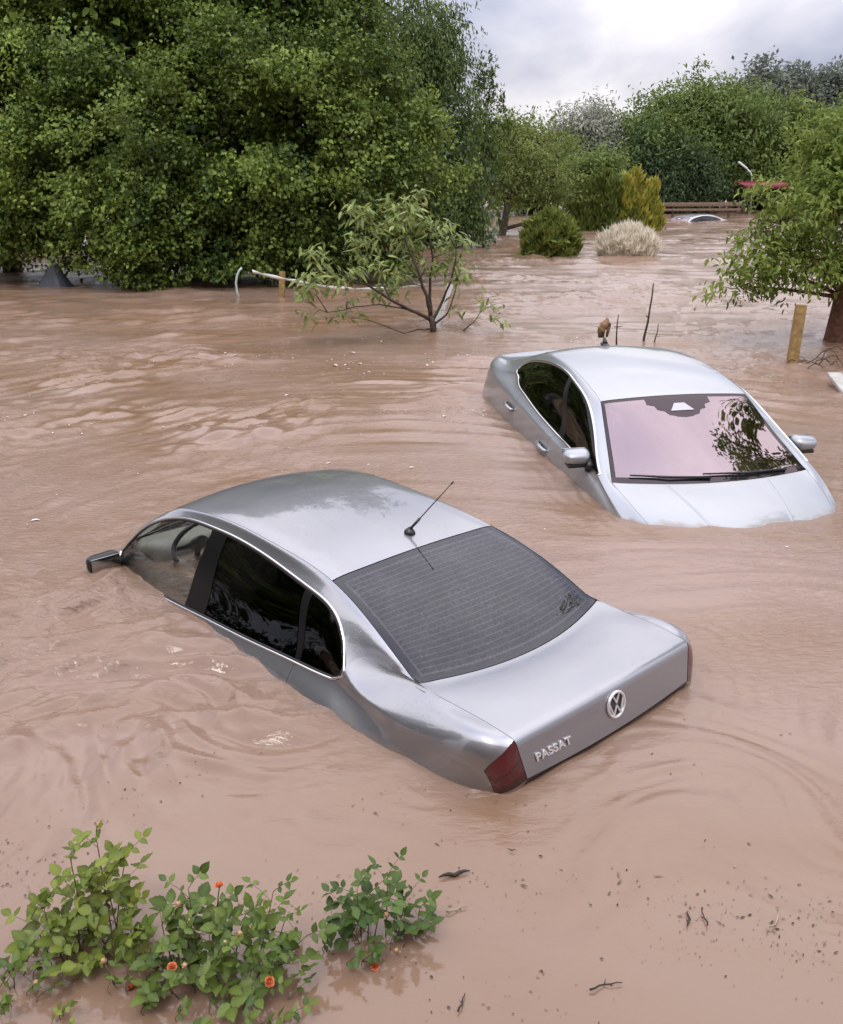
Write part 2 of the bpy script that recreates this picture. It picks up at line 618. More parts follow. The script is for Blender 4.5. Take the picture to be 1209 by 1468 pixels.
def spline_at(P, co, rows, w):
    """Evaluate spline number rows[k] at index coordinate w[k]."""
    h, t, M2, d = co
    K = P.shape[1]
    i = np.clip(np.floor(w).astype(int), 0, K - 2)
    f = w - i
    hi = h[rows, i]
    d0, d1 = d[rows, i], d[rows, i + 1]
    x = (f ** 3 - 2 * f ** 2 + f) * d0 + (-2 * f ** 3 + 3 * f ** 2) * hi + (f ** 3 - f ** 2) * d1
    a = ((hi - x) / hi)[:, None]
    b = (x / hi)[:, None]
    h2 = (hi ** 2)[:, None]
    return a * P[rows, i] + b * P[rows, i + 1] + ((a ** 3 - a) * M2[rows, i] + (b ** 3 - b) * M2[rows, i + 1]) * h2 / 6


def normals_grid(P):
    du = np.gradient(P, axis=0)
    dv = np.gradient(P, axis=1)
    n = np.cross(du, dv)
    return n / (np.linalg.norm(n, axis=-1, keepdims=True) + 1e-12)


class Hull:
    def __init__(self, G, ucre, vcre):
        """G[s][r] = (x,y,z), half a car (y >= 0). ucre(r) -> creased stations of row r; vcre: creased rows."""
        self.G = np.asarray(G, float)
        S, R, _ = self.G.shape
        self.S, self.R = S, R
        self.seg = []
        for r in range(R):
            cuts = sorted({0, S - 1, *ucre(r)})
            segs = []
            for a, b in zip(cuts[:-1], cuts[1:]):
                P = self.G[a:b + 1, r][None]
                segs.append((a, b, P, spline_coef(P)))
            self.seg.append(segs)
        self.vcuts = [0, *[c for c in sorted(vcre)], R - 1]
        self.dense = None
        self.fair()

    def fair(self, ku=12, kv=8, iters=200):
        """Sample the hull finely and smooth it along its normals, away from the sharp edges at the tail and nose."""
        self.ku, self.kv = ku, kv
        U = np.linspace(0, self.S - 1, (self.S - 1) * ku + 1)
        V = np.linspace(0, self.R - 1, (self.R - 1) * kv + 1)
        UU, VV = np.meshgrid(U, V, indexing='ij')
        P = self.ev0(UU, VV)
        w = np.clip((UU - 1.3) / 1.0, 0, 1) * np.clip((12.75 - UU) / .8, 0, 1) * np.clip((7.5 - VV) / 1.0, 0, 1)
        w *= 1 - np.exp(-((UU - 3) / .16) ** 2) * np.clip((2.6 - VV) / .6, 0, 1) * .9       # bonnet edge at the screen
        w *= 1 - np.exp(-((UU - 11) / .20) ** 2) * np.clip((2.5 - VV) / .5, 0, 1) * .97     # rear glass on the boot lid
        for c in self.vcuts[1:-1]:
            if c > 3: w *= 1 - .93 * np.exp(-((VV - c) / .22) ** 2)
        mir = np.array([1, -1, 1])

        def lap(Q):
            E = np.concatenate([Q[:, 2:0:-1] * mir, Q], 1)
            E = np.concatenate([E, 2 * E[:, -1:] - E[:, -2:-1]], 1)
            E = np.concatenate([2 * E[:1] - E[1:2], E, 2 * E[-1:] - E[-2:-1]], 0)
            c = E[1:-1, 2:-1]
            nb = [E[:-2, 2:-1], E[2:, 2:-1], E[1:-1, 1:-2], E[1:-1, 3:]]
            # opposite neighbours are weighed by inverse distance so that uneven spacing does not drag the surface
            out = np.zeros_like(c)
            for a, b in ((nb[0], nb[1]), (nb[2], nb[3])):
                la = np.linalg.norm(a - c, axis=-1, keepdims=True) + 1e-5
                lb = np.linalg.norm(b - c, axis=-1, keepdims=True) + 1e-5
                out += ((a - c) / la + (b - c) / lb) * (2 * la * lb / (la + lb)) * .5
            return out
        for it in range(iters):
            n = normals_grid(P)
            l = lap(P)
            d = (l * n).sum(-1)
            # remove only the change of curvature, not the curvature itself
            D = np.concatenate([d[:, 2:0:-1], d], 1)
            D = np.concatenate([D, D[:, -1:]], 1)
            D = np.concatenate([D[:1], D, D[-1:]], 0)
            avg = (D[:-2, 2:-1] + D[2:, 2:-1] + D[1:-1, 1:-2] + D[1:-1, 3:]) / 4
            P = P + n * (w * (d - avg) * .10)[..., None]
        k = 13 * ku                                  # the edge of the boot lid is folded, not cut
        for it in range(2):
            Q = P.copy()
            for i in (k - 1, k, k + 1):
                P[i] = .25 * Q[i - 1] + .5 * Q[i] + .25 * Q[i + 1]
        self.dense = P

    def ev(self, u, v):
        if self.dense is None:
            return self.ev0(u, v)
        D = self.dense
        shp = np.shape(u)
        u = np.clip(np.ravel(u).astype(float) * self.ku, 0, D.shape[0] - 1)
        vv = np.ravel(v).astype(float)
        v = np.clip(np.abs(vv) * self.kv, 0, D.shape[1] - 1)
        iu = np.minimum(np.floor(u).astype(int), D.shape[0] - 2); fu = u - iu
        iv = np.minimum(np.floor(v).astype(int), D.shape[1] - 2); fv = v - iv

        def wts(f):
            return [-.5 * f + f * f - .5 * f ** 3, 1 - 2.5 * f * f + 1.5 * f ** 3, .5 * f + 2 * f * f - 1.5 * f ** 3, -.5 * f * f + .5 * f ** 3]
        wu, wv = wts(fu), wts(fv)
        out = 0
        for a in range(4):
            ia = np.clip(iu + a - 1, 0, D.shape[0] - 1)
            for b in range(4):
                ib = iv + b - 1
                neg = ib < 0
                Q = D[ia, np.clip(np.abs(ib), 0, D.shape[1] - 1)] * np.where(neg[:, None], np.array([1, -1, 1]), 1.0)
                out = out + Q * (wu[a] * wv[b])[:, None]
        out[:, 1] *= np.where(vv < 0, -1.0, 1.0)
        return out.reshape(*shp, 3)

    def row(self, r, u):
        out = np.zeros((len(u), 3))
        for a, b, P, co in self.seg[r]:
            m = (u >= a - 1e-9) & (u <= b + 1e-9)
            if m.any():
                out[m] = spline_at(P, co, np.zeros(m.sum(), int), u[m] - a)
        return out

    def ev0(self, u, v):
        shp = np.shape(u)
        u = np.ravel(u).astype(float)
        vv = np.ravel(v).astype(float)
        sg = np.where(vv < 0, -1.0, 1.0)
        v = np.abs(vv)
        Q = np.stack([self.row(r, u) for r in range(self.R)], 1)
        out = np.zeros((len(u), 3))
        ext = 2
        for a, b in zip(self.vcuts[:-1], self.vcuts[1:]):
            m = (v >= a - 1e-9) & (v <= b + 1e-9)
            if not m.any(): continue
            if a == 0:
                pre = Q[m][:, 1:ext + 1][:, ::-1] * np.array([1, -1, 1])
                P = np.concatenate([pre, Q[m][:, :b + 1]], 1)
                w = v[m] + ext
            else:
                P = Q[m][:, a:b + 1]
                w = v[m] - a
            co = spline_coef(P)
            out[m] = spline_at(P, co, np.arange(len(P)), w)
        out[:, 1] *= sg
        return out.reshape(*shp, 3)

    def samples(self, a, b, n):
        k = [a] + [i for i in range(int(math.ceil(a + 1e-6)), int(math.floor(b - 1e-6)) + 1)] + [b]
        s = []
        for p, q in zip(k[:-1], k[1:]):
            m = max(2, int(round(n * (q - p))))
            s += list(np.linspace(p, q, m, endpoint=False))
        return np.array(s + [b])


class Panel:
    """A piece of the hull over a grid of (u, v), pulled in by a gap and given a turned-in edge."""

    def __init__(self, hull, U, V, gap=0.0, depth=0.012, raise_=0.0, sides=(1, 1, 1, 1)):
        P = hull.ev(U, V)
        n = normals_grid(P)
        c = P.reshape(-1, 3).mean(0)
        flip = (n.reshape(-1, 3) * (P.reshape(-1, 3) - np.array([c[0] * .55, 0, 0.55]))).sum() < 0
        self.flip = flip
        if flip: n = -n
        if gap:
            def pull(A, B):
                d = B - A
                return A + d / (np.linalg.norm(d, axis=-1, keepdims=True) + 1e-9) * np.minimum(gap, np.linalg.norm(d, axis=-1, keepdims=True) * .6)
            if sides[0]: P[0] = pull(P[0], P[1])
            if sides[1]: P[-1] = pull(P[-1], P[-2])
            if sides[2]: P[:, 0] = pull(P[:, 0], P[:, 1])
            if sides[3]: P[:, -1] = pull(P[:, -1], P[:, -2])
        self.P = P + n * raise_
        self.N = n
        self.depth = depth

    def arrays(self):
        P, n = self.P, self.N
        a, b, _ = P.shape
        idx = np.arange(a * b).reshape(a, b)
        F = np.stack([idx[:-1, :-1], idx[1:, :-1], idx[1:, 1:], idx[:-1, 1:]], -1).reshape(-1, 4)
        if self.flip: F = F[:, ::-1]
        s, t = np.meshgrid(np.linspace(0, 1, a), np.linspace(0, 1, b), indexing='ij')
        V = P.reshape(-1, 3)
        UV = np.stack([t.ravel(), s.ravel()], 1)
        if self.depth:
            loop = np.concatenate([idx[:, 0], idx[-1, 1:], idx[-2::-1, -1], idx[0, -2:0:-1]])
            L0 = V[loop]
            L1 = L0 - n.reshape(-1, 3)[loop] * self.depth
            k = len(V)
            m = len(loop)
            V = np.concatenate([V, L0, L1])
            UV = np.concatenate([UV, UV[loop], UV[loop]])
            j = np.arange(m)
            f = np.stack([k + j, k + (j + 1) % m, k + m + (j + 1) % m, k + m + j], 1)
            F = np.concatenate([F, f[:, ::-1] if self.flip else f])
        return V, F, UV


def mirror_arr(V, F):
    W = V.copy()
    W[:, 1] *= -1
    return W, F[:, ::-1]


class Bundle:
    def __init__(self):
        self.V, self.F, self.U, self.n = [], [], [], 0

    def add(self, arr, mirror=False):
        V, F, U = arr
        if mirror: V, F = mirror_arr(V, F)
        self.V.append(V); self.F.append(F + self.n); self.U.append(U)
        self.n += len(V)
        return self

    def build(self, name, mat, parent, angle=38, label=None):
        me = arr_mesh(name, np.concatenate(self.V), np.concatenate(self.F), True, np.concatenate(self.U))
        me.set_sharp_from_angle(angle=math.radians(angle))
        o = link(name, me, mat, parent)
        if label: o['label'] = label
        return o


def rect(hull, u0, u1, v0, v1, nu=9, nv=9):
    u = hull.samples(u0, u1, nu)
    v = hull.samples(v0, v1, nv)
    return np.meshgrid(u, v, indexing='ij')


def surf_point(hull, u, v, off=0.0):
    e = 1e-3
    p = hull.ev(np.array([u]), np.array([v]))[0]
    a = hull.ev(np.array([u + e, u - e]), np.array([v, v]))
    b = hull.ev(np.array([u, u]), np.array([v + e, v - e]))
    n = np.cross(a[0] - a[1], b[0] - b[1])
    n /= np.linalg.norm(n) + 1e-12
    if np.dot(n, p - np.array([p[0] * .6, 0, .5])) < 0: n = -n
    return p + n * off, n


def day_opening(hull, u0, u1, v0, v1, rear_r, front_r, nt=17):
    """The side window area: for each height t the front and rear ends, rear corners rounded."""
    t = np.linspace(0, 1, nt)
    v = v0 + (v1 - v0) * t

    def cut(r):
        e = np.zeros(nt)
        for k, x in enumerate(t):
            q = 0
            if r[0] > 0 and x < r[1]:
                q = r[0] * (1 - math.sqrt(max(0, 1 - ((r[1] - x) / r[1]) ** 2)))
            if r[2] > 0 and x > 1 - r[3]:
                q = max(q, r[2] * (1 - math.sqrt(max(0, 1 - ((x - 1 + r[3]) / r[3]) ** 2))))
            e[k] = q
        return e
    return t, v, u0 + cut(front_r), u1 - cut(rear_r)


def strip_loop(hull, pts_uv, w, raise_, close=True):
    """A thin half-round bright strip following a line on the hull."""
    uv = np.asarray(pts_uv)
    P = hull.ev(uv[:, 0], uv[:, 1])
    e = 2e-3
    Pu = hull.ev(uv[:, 0] + e, uv[:, 1]) - hull.ev(uv[:, 0] - e, uv[:, 1])
    Pv = hull.ev(uv[:, 0], uv[:, 1] + e) - hull.ev(uv[:, 0], uv[:, 1] - e)
    n = np.cross(Pu, Pv)
    n /= np.linalg.norm(n, axis=1)[:, None] + 1e-12
    s = np.sign((n * (P - np.array([0, 0, .6])))[:, 1:].sum(1)); s[s == 0] = 1
    n *= s[:, None]
    keep = [0]
    for i in range(1, len(P)):
        if np.linalg.norm(P[i] - P[keep[-1]]) > 0.008: keep.append(i)
    if close and np.linalg.norm(P[keep[-1]] - P[0]) < 0.008: keep.pop()
    P, n = P[keep], n[keep]
    if close:
        T = np.roll(P, -1, 0) - np.roll(P, 1, 0)
    else:
        T = np.gradient(P, axis=0)
    T /= np.linalg.norm(T, axis=1)[:, None] + 1e-12
    S_ = np.cross(T, n)
    S_ /= np.linalg.norm(S_, axis=1)[:, None] + 1e-12
    prof = [(-.5, -.3), (-.42, .45), (-.15, 1), (.15, 1), (.42, .45), (.5, -.3)]
    V = np.concatenate([P + S_ * (w * a) + n * (raise_ * b) for a, b in prof])
    m, k = len(P), len(prof)
    F = []
    for q in range(k - 1):
        j = np.arange(m if close else m - 1)
        F.append(np.stack([q * m + j, q * m + (j + 1) % m, (q + 1) * m + (j + 1) % m, (q + 1) * m + j], 1))
    return V, np.concatenate(F), np.zeros((len(V), 2))


def seat(mb, x, y, z):
    add_rbox(mb, (.50, .50, .16), .06, (x, y, z))
    add_rbox(mb, (.15, .50, .62), .06, (x - .30, y, z + .34), rotm(y=-.25))
    add_rbox(mb, (.09, .27, .17), .04, (x - .43, y, z + .74), rotm(y=-.15))


def grid_rows(stations, bulge=0.012, rows_lower=True):
    """Add the rows that follow from the others: a row half way to the roof edge and one in the middle of the side glass."""
    G = []
    for st in stations:
        c0, c2, c3, c4, low = st[0], st[1], st[2], st[3], st[4:]
        c0, c2, c3, c4 = map(np.array, (c0, c2, c3, c4))
        c1 = c0 * .74 + c2 * .26
        c1[1] = c2[1] * .5
        cm = (c3 + c4) / 2
        cm = cm + np.array([0, bulge, 0])
        G.append([c0, c1, c2, c3, cm, c4, *[np.array(l) for l in low]])
    return np.array(G, float)


def car_shell(root, H, paint, cfg):
    """Panels common to both cars. Row index: 0 middle, 2 roof edge, 3 top of the side glass, 5 belt, 6.. body side. Stations:
    0 nose 1 bonnet front 3 screen foot 5 screen top 6-7 centre pillar 9 rear glass top 11 rear glass foot 13 boot edge 14 boot foot 17 tail."""
    RL = H.R - 1
    g = 0.0025
    P = lambda u0, u1, v0, v1, gap=g, nu=9, nv=9, **k: Panel(H, *rect(H, u0, u1, v0, v1, nu, nv), gap=gap, **k).arrays()
    ob = {}
    # big middle panels
    ob['roof'] = Bundle().add(P(5, 9, -2, 2, nv=8)).build('roof', M[paint], root)
    ob['hood'] = Bundle().add(P(1, 3, -2, 2, nv=8)).build('hood', M[paint], root)
    ob['trunk'] = Bundle().add(P(11, 14, -2, 2, nv=8, nu=10)).build('trunk_lid', M[paint], root)
    ob['windshield'] = Bundle().add(P(3, 5, -2, 2, gap=.004, nv=8, depth=.006, raise_=-.002)).build('windshield', M[cfg['screen']], root)
    ob['rear_window'] = Bundle().add(P(9, 11, -2, 2, gap=.004, nv=8, depth=.006, raise_=-.002)).build('rear_window', M[cfg['rear']], root)
    # body: everything painted that does not open
    t, v, uf, ur = day_opening(H, 3, 11, 3, 5, cfg['rear_r'], cfg['front_r'])
    b = Bundle()
    for mir in (False, True):
        b.add(P(3, 11, 2, 3, gap=0, depth=0), mir)
        b.add(P(1, 3, 2, RL, gap=0, depth=.01), mir)
        b.add(P(11, 13, 2, 5, gap=0, depth=0), mir)
        b.add(P(9, 13, 5, RL, gap=0, depth=0), mir)
        b.add(P(13, 14, cfg['lamp_v'], RL, gap=0, depth=0), mir)
        b.add(P(14, 17, 2, RL, gap=0, depth=0, nu=5), mir)
        
        b.add(P(0, 1, 0, RL, gap=0, depth=0), mir)
        for (ea, eb) in ((ur, np.full_like(ur, 11.0)), (np.full_like(uf, 3.0), uf)):
            k = np.linspace(0, 1, 6)[:, None]
            U = ea[None] * (1 - k) + eb[None] * k
            b.add(Panel(H, U, np.broadcast_to(v[None], U.shape), gap=0, depth=0).arrays(), mir)
    b.add(P(15, 17, -2, 2, gap=0, depth=0, nu=6))
    b.build('body', M[paint], root)
    b = Bundle().add(P(14, 15, -2, 2, gap=0, depth=0))
    b.build('plate_recess', M['black_trim'], root)  # black all over: the shadow in the recess is put into its colour
    # inner skin, seen only as the dark of the gaps
    b = Bundle()
    I = lambda *a, **k: Panel(H, *rect(H, *a, 5, 5), gap=0, depth=0, raise_=-.016).arrays()
    b.add(I(0.2, 2.97, -2.05, 2.05)); b.add(I(5.04, 8.97, -2.05, 2.05)); b.add(I(11.05, 14, -2.04, 2.04))
    for mir in (False, True):
        b.add(I(3, 11, 2.0, 2.98), mir); b.add(I(1, 13, 5.2, RL), mir); b.add(I(13, 14, cfg['lamp_v'] + .2, RL), mir); b.add(I(11.1, 13.0, 1.95, 5.3), mir); b.add(I(13.0, 14.0, 1.95, 6), mir)
    b.build('inner_shell', M['gap'], root)
    # doors
    for mir in (False, True):
        side = 'right' if mir else 'left'
        d = Bundle().add(P(3, cfg['door_u'], 5, RL), mir).build('door', M[paint], root)
        d2 = Bundle().add(P(cfg['door_u'], cfg.get('qd', 9), 5, RL), mir).build('door', M[paint], root)
        ob['door_' + side] = (d, d2)
    # side glass in its opening
    u_of = lambda a, k: a
    cuts = cfg['glass']                       # list of (start u at top, start u at bottom, end u top, end u bottom, kind)
    tt = t
    for mir in (False, True):
        for (a0, a1, b0, b1, kind) in cuts:
            ua = uf if a0 is None else a0 + (a1 - a0) * tt
            ub = ur if b0 is None else b0 + (b1 - b0) * tt
            ua = np.maximum(ua, uf); ub = np.minimum(ub, ur)
            k = np.linspace(0, 1, 12)[:, None]
            U = ua[None] * (1 - k) + ub[None] * k
            bb = Bundle().add(Panel(H, U, np.broadcast_to(v[None], U.shape), gap=.004, depth=.006, raise_=-.004).arrays(), mir)
            name = {'pillar': 'pillar_trim', 'bar': 'window_bar', 'frame': 'window_frame'}.get(kind, 'quarter_glass' if kind == 'quarter' else 'side_window')
            mat = {'pillar': 'gloss_black', 'bar': 'gloss_black', 'frame': 'gloss_black', 'quarter': cfg['privacy']}.get(kind, kind)
            bb.build(name, M[mat], root)
        # rubber edge and bright strip round the opening
        top = [(u_, v[0]) for u_ in np.linspace(uf[0], ur[0], 70)]
        rear = list(zip(ur, v))
        bot = [(u_, v[-1]) for u_ in np.linspace(ur[-1], uf[-1], 70)]
        front = list(zip(uf[::-1], v[::-1]))
        loop = top + rear[1:] + bot[1:] + front[1:-1]
        cu, cv = (uf.mean() + ur.mean()) / 2, 4.0
        V1 = strip_loop(H, loop, cfg.get('trim_w', .015), .007)
        Bundle().add(V1, mir).build('window_trim', M['chrome'], root, 60)
        li = []
        for (a, c) in loop:
            li.append((min(max(a, 3.06), 10.93), 3.06 if c < 3.06 else (4.95 if c > 4.95 else c)))
        V2 = strip_loop(H, li, .020, .003)
        Bundle().add(V2, mir).build('window_seal', M['seal'], root, 60)
    # tail lamps
    for mir in (False, True):
        lam = Bundle().add(P(13, 14, 2, cfg['lamp_v'], gap=.0025, depth=.02, raise_=.001, nu=10, nv=6), mir).build('tail_light', M['lamp_red'], root)
        ob['lamp_' + ('right' if mir else 'left')] = lam
    # cabin
    mb = MB()
    add_rbox(mb, (.42, 1.28, .20), .07, (cfg['dash_x'], 0, .90), rotm(y=.12))
    mb.build('dashboard', M[cfg.get('dash', 'interior')], root, angle=50)
    for y in (.37, -.37):
        m_ = MB(); seat(m_, .05, y, .46); m_.build('seat', M['interior'], root, angle=50)
    m_ = MB()
    add_rbox(m_, (.5, 1.25, .18), .06, (-.85, 0, .47)); add_rbox(m_, (.16, 1.25, .60), .06, (-1.16, 0, .78), rotm(y=-.35))
    for y in (.38, 0, -.38): add_rbox(m_, (.09, .25, .15), .04, (-1.30, y, 1.12), rotm(y=-.2))
    m_.build('rear_seat', M['interior'], root, angle=50)
    m_ = MB(); m_.box((-1.52, 0, 1.02), (.46, 1.15, .03)); m_.build('parcel_shelf', M['interior'], root)
    # steering wheel, left-hand drive
    m_ = MB()
    a = np.linspace(0, 2 * np.pi, 33)
    R = rotm(y=-.42)
    ring = np.stack([0 * a, .185 * np.cos(a), .185 * np.sin(a)], 1) @ R.T
    cw = np.array([.80, .37, 1.02])
    m_.tube(ring + cw, .016, 8, False)
    for q in (0.0, math.pi, -math.pi / 2):
        m_.tube([cw, cw + np.array([0, .18 * math.cos(q), .18 * math.sin(q)]) @ R.T], [.026, .015], 6)
    m_.sphere(cw, (.03, .07, .06), 12, 8, R)
    m_.build('steering_wheel', M['black_trim'], root)
    ob['dlo'] = (t, v, uf, ur)
    return ob


def lamp_material():
    m, nt, b = new_mat('tail_lamp_red')
    tc = nt.nodes.new('ShaderNodeTexCoord')
    sp = nt.nodes.new('ShaderNodeSeparateXYZ')
    nt.links.new(tc.outputs['UV'], sp.inputs[0])
    r = nt.nodes.new('ShaderNodeValToRGB')
    r.color_ramp.interpolation = 'CONSTANT'
    e = r.color_ramp.elements
    e[0].position = 0; e[0].color = (0.085, 0.006, 0.010, 1)
    e[1].position = .44; e[1].color = (0.040, 0.004, 0.007, 1)
    x = e.new(.50); x.color = (0.075, 0.005, 0.009, 1)
    x = e.new(.80); x.color = (0.036, 0.003, 0.006, 1)
    nt.links.new(sp.outputs['Y'], r.inputs[0])
    nt.links.new(r.outputs[0], b.inputs['Base Color'])
    b.inputs['Roughness'].default_value = 0.25
    b.inputs['Coat Weight'].default_value = 1.0
    b.inputs['Coat Roughness'].default_value = .03
    wv = nt.nodes.new('ShaderNodeTexWave')
    wv.inputs['Scale'].default_value = 9
    nt.links.new(tc.outputs['UV'], wv.inputs[0])
    bp = nt.nodes.new('ShaderNodeBump')
    bp.inputs['Strength'].default_value = .25
    bp.inputs['Distance'].default_value = .01
    nt.links.new(wv.outputs['Fac'], bp.inputs['Height'])
    nt.links.new(bp.outputs[0], b.inputs['Normal'])
    return m


M['lamp_red'] = lamp_material()
M['lamp_bright'] = simple('tail_lamp_bright', (0.42, 0.03, 0.05), .25, coat=1.0)

# ---- the dark silver saloon in front: nose down to the left, tail towards the viewer
A_ST = [
    # c0 middle            c2 roof edge           c3 glass top          c4 belt               body side ...
    [(2.38, 0, .55), (2.24, .55, .55), (2.10, .70, .55), (2.00, .78, .55), (1.96, .80, .52), (1.94, .81, .46), (1.93, .80, .34), (1.93, .75, .20)],
    [(2.24, 0, .62), (2.13, .60, .61), (2.02, .72, .61), (1.92, .80, .61), (1.88, .83, .66), (1.84, .85, .56), (1.84, .84, .38), (1.84, .76, .22)],
    [(1.86, 0, .80), (1.72, .68, .77), (1.63, .78, .76), (1.58, .84, .75), (1.56, .875, .78), (1.53, .89, .66), (1.52, .88, .40), (1.52, .80, .22)],
    [(1.42, 0, .955), (1.19, .720, .985), (1.04, .80, 1.012), (1.00, .835, .905), (1.0, .872, .84), (1.0, .895, .70), (1.0, .885, .40), (1.0, .80, .22)],
    [(1.00, 0, 1.222), (.89, .662, 1.220), (.765, .735, 1.237), (.66, .843, .900), (.66, .880, .835), (.66, .900, .70), (.66, .89, .40), (.66, .81, .22)],
    [(.60, 0, 1.430), (.54, .605, 1.392), (.46, .652, 1.352), (.38, .842, .906), (.38, .882, .835), (.38, .900, .70), (.38, .89, .40), (.38, .81, .22)],
    [(.14, 0, 1.468), (.11, .585, 1.438), (.10, .622, 1.378), (.14, .838, .919), (.14, .882, .845), (.14, .900, .70), (.14, .89, .40), (.14, .81, .22)],
    [(-.05, 0, 1.470), (-.03, .578, 1.441), (-.02, .615, 1.378), (-.05, .834, .932), (-.05, .882, .85), (-.05, .900, .70), (-.05, .89, .40), (-.05, .81, .22)],
    [(-.48, 0, 1.448), (-.48, .572, 1.425), (-.45, .610, 1.352), (-.50, .826, .958), (-.50, .882, .86), (-.50, .900, .70), (-.50, .89, .40), (-.50, .81, .22)],
    [(-.985, 0, 1.393), (-.975, .575, 1.371), (-.86, .632, 1.310), (-.955, .811, .990), (-.95, .880, .87), (-.95, .900, .70), (-.95, .89, .40), (-.95, .81, .22)],
    [(-1.40, 0, 1.262), (-1.37, .615, 1.252), (-1.17, .680, 1.238), (-1.19, .797, 1.003), (-1.18, .878, .875), (-1.18, .900, .70), (-1.18, .89, .40), (-1.18, .81, .22)],
    [(-1.805, 0, 1.088), (-1.69, .645, 1.108), (-1.318, .742, 1.095), (-1.302, .788, 1.010), (-1.32, .874, .875), (-1.32, .900, .70), (-1.32, .89, .40), (-1.32, .81, .22)],
    [(-2.06, 0, 1.110), (-2.00, .640, 1.106), (-1.74, .750, 1.045), (-1.70, .805, .968), (-1.70, .842, .865), (-1.66, .895, .70), (-1.66, .885, .40), (-1.66, .81, .24)],
    [(-2.287, 0, 1.097), (-2.266, .626, 1.084), (-2.250, .688, 1.030), (-2.203, .738, .955), (-2.145, .765, .853), (-2.13, .79, .70), (-2.12, .855, .42), (-2.10, .78, .27)],
    [(-2.322, 0, .885), (-2.304, .586, .895), (-2.284, .652, .868), (-2.232, .702, .838), (-2.18, .745, .79), (-2.16, .78, .68), (-2.16, .845, .42), (-2.14, .77, .28)],
    [(-2.272, 0, .835), (-2.280, .598, .835), (-2.270, .655, .815), (-2.232, .702, .790), (-2.185, .745, .75), (-2.18, .857, .67), (-2.17, .845, .42), (-2.15, .77, .28)],
    [(-2.37, 0, .72), (-2.335, .615, .72), (-2.310, .685, .72), (-2.275, .745, .71), (-2.22, .830, .74), (-2.20, .858, .66), (-2.18, .845, .42), (-2.16, .77, .28)],
    [(-2.34, 0, .34), (-2.29, .60, .34), (-2.26, .69, .34), (-2.22, .76, .34), (-2.19, .80, .34), (-2.17, .82, .33), (-2.15, .80, .30), (-2.13, .75, .27)],
]
HA = Hull(grid_rows(A_ST), lambda r: {1, 3, 5, 11, 13, 14, 15, 16} if r <= 2 else {1, 14, 15}, [2])
car_a = thing('car', 'dark silver sedan in front, nose under water, trunk lid and rear window facing us', 'car',
              (-0.654, 5.268, -0.902), (.004, .022, 2.300), 'cars stranded in the flood water')
cfg_a = dict(screen='glass_screen_plain', rear='glass_rear', rear_r=(.55, .45, .5, .42), front_r=(0, .1, 0, .1), door_u=6.75, privacy='glass_privacy', lamp_v=5,
             glass=[(None, None, 5.93, 5.9, 'glass_side'), (5.93, 5.9, 7.12, 7.05, 'pillar'), (7.12, 7.05, 8.93, 8.95, 'glass_privacy'), (8.93, 8.95, 9.14, 9.10, 'bar'), (9.14, 9.10, None, None, 'quarter')],
             dash_x=1.10, dash='cream')
oa = car_shell(car_a, HA, 'paint_dark', cfg_a)


def wing_mirror(root, c, sgn, paint, size=(.11, .23, .145), yaw=0.0, glass=True, name='mirror', foot=None):
    mb = MB()
    R = rotm(z=sgn * yaw)
    V, Q, T = rbox(size, min(size) * .42, 5)
    k = (V[:, 0] / size[0] + .5)                       # narrower towards the front
    V[:, 1] *= .80 + .20 * (1 - k); V[:, 2] *= .72 + .28 * (1 - k)
    out = np.clip(V[:, 1] * sgn / size[1] + .5, 0, 1)
    V[:, 2] *= 1 - .22 * out
    n0 = mb.n
    mb.add(V @ R.T + np.array(c), Q)
    if len(T): mb.F3.append(T + n0)
    o = mb.build(name, M[paint], root, angle=60)
    if foot is not None:
        f = MB()
        f.tube([np.array(c) + np.array([0, -sgn * size[1] * .40, -size[2] * .25]), np.array(foot)], [.034, .042], 8)
        f.build('mirror_foot', M['black_trim'], o)
    if glass:
        g = MB()
        add_rbox(g, (.006, size[1] * .80, size[2] * .66), .0028, np.array(c) + np.array([-size[0] / 2 - .001, 0, 0]) @ R.T, R, 2)
        g.build('mirror_glass', M['mirror_glass'], o, angle=50)
    return o


M['mirror_glass'] = simple('mirror_glass', (.35, .36, .37), .03, 1.0)
for sg_ in (1, -1):
    wing_mirror(car_a, (.985, sg_ * .955, 1.0), sg_, 'black_trim', foot=(1.03, sg_ * .82, .955))

# roof aerial of the front car
p_, n_ = surf_point(HA, 8.70, -.22)
ae = MB()
th_ = np.linspace(0, 1, 7)
ae.tube([p_ + np.array([.0, 0, -.004]), p_ + np.array([0, 0, .012]), p_ + np.array([-.006, 0, .032])], [.034, .030, .012], 12)
base = ae.build('antenna', M['black_trim'], car_a)
ae = MB()
ae.tube([p_ + np.array([-.004, 0, .022]), p_ + np.array([-.012, 0, .032])], .011, 8)
w0 = p_ + np.array([-.010, 0, .030]); wd = np.array([-.150, -.180, .262]); wd /= np.linalg.norm(wd)
ae.tube([w0, w0 + wd * .075], [.0075, .0085], 8)
ae.tube([w0 + wd * .07, w0 + wd * .20, w0 + wd * .34], [.0035, .003, .0026], 6)
ae.tube([w0 + wd * .335, w0 + wd * .355], .0045, 6)
ae.build('whip', M['black_trim'], base)

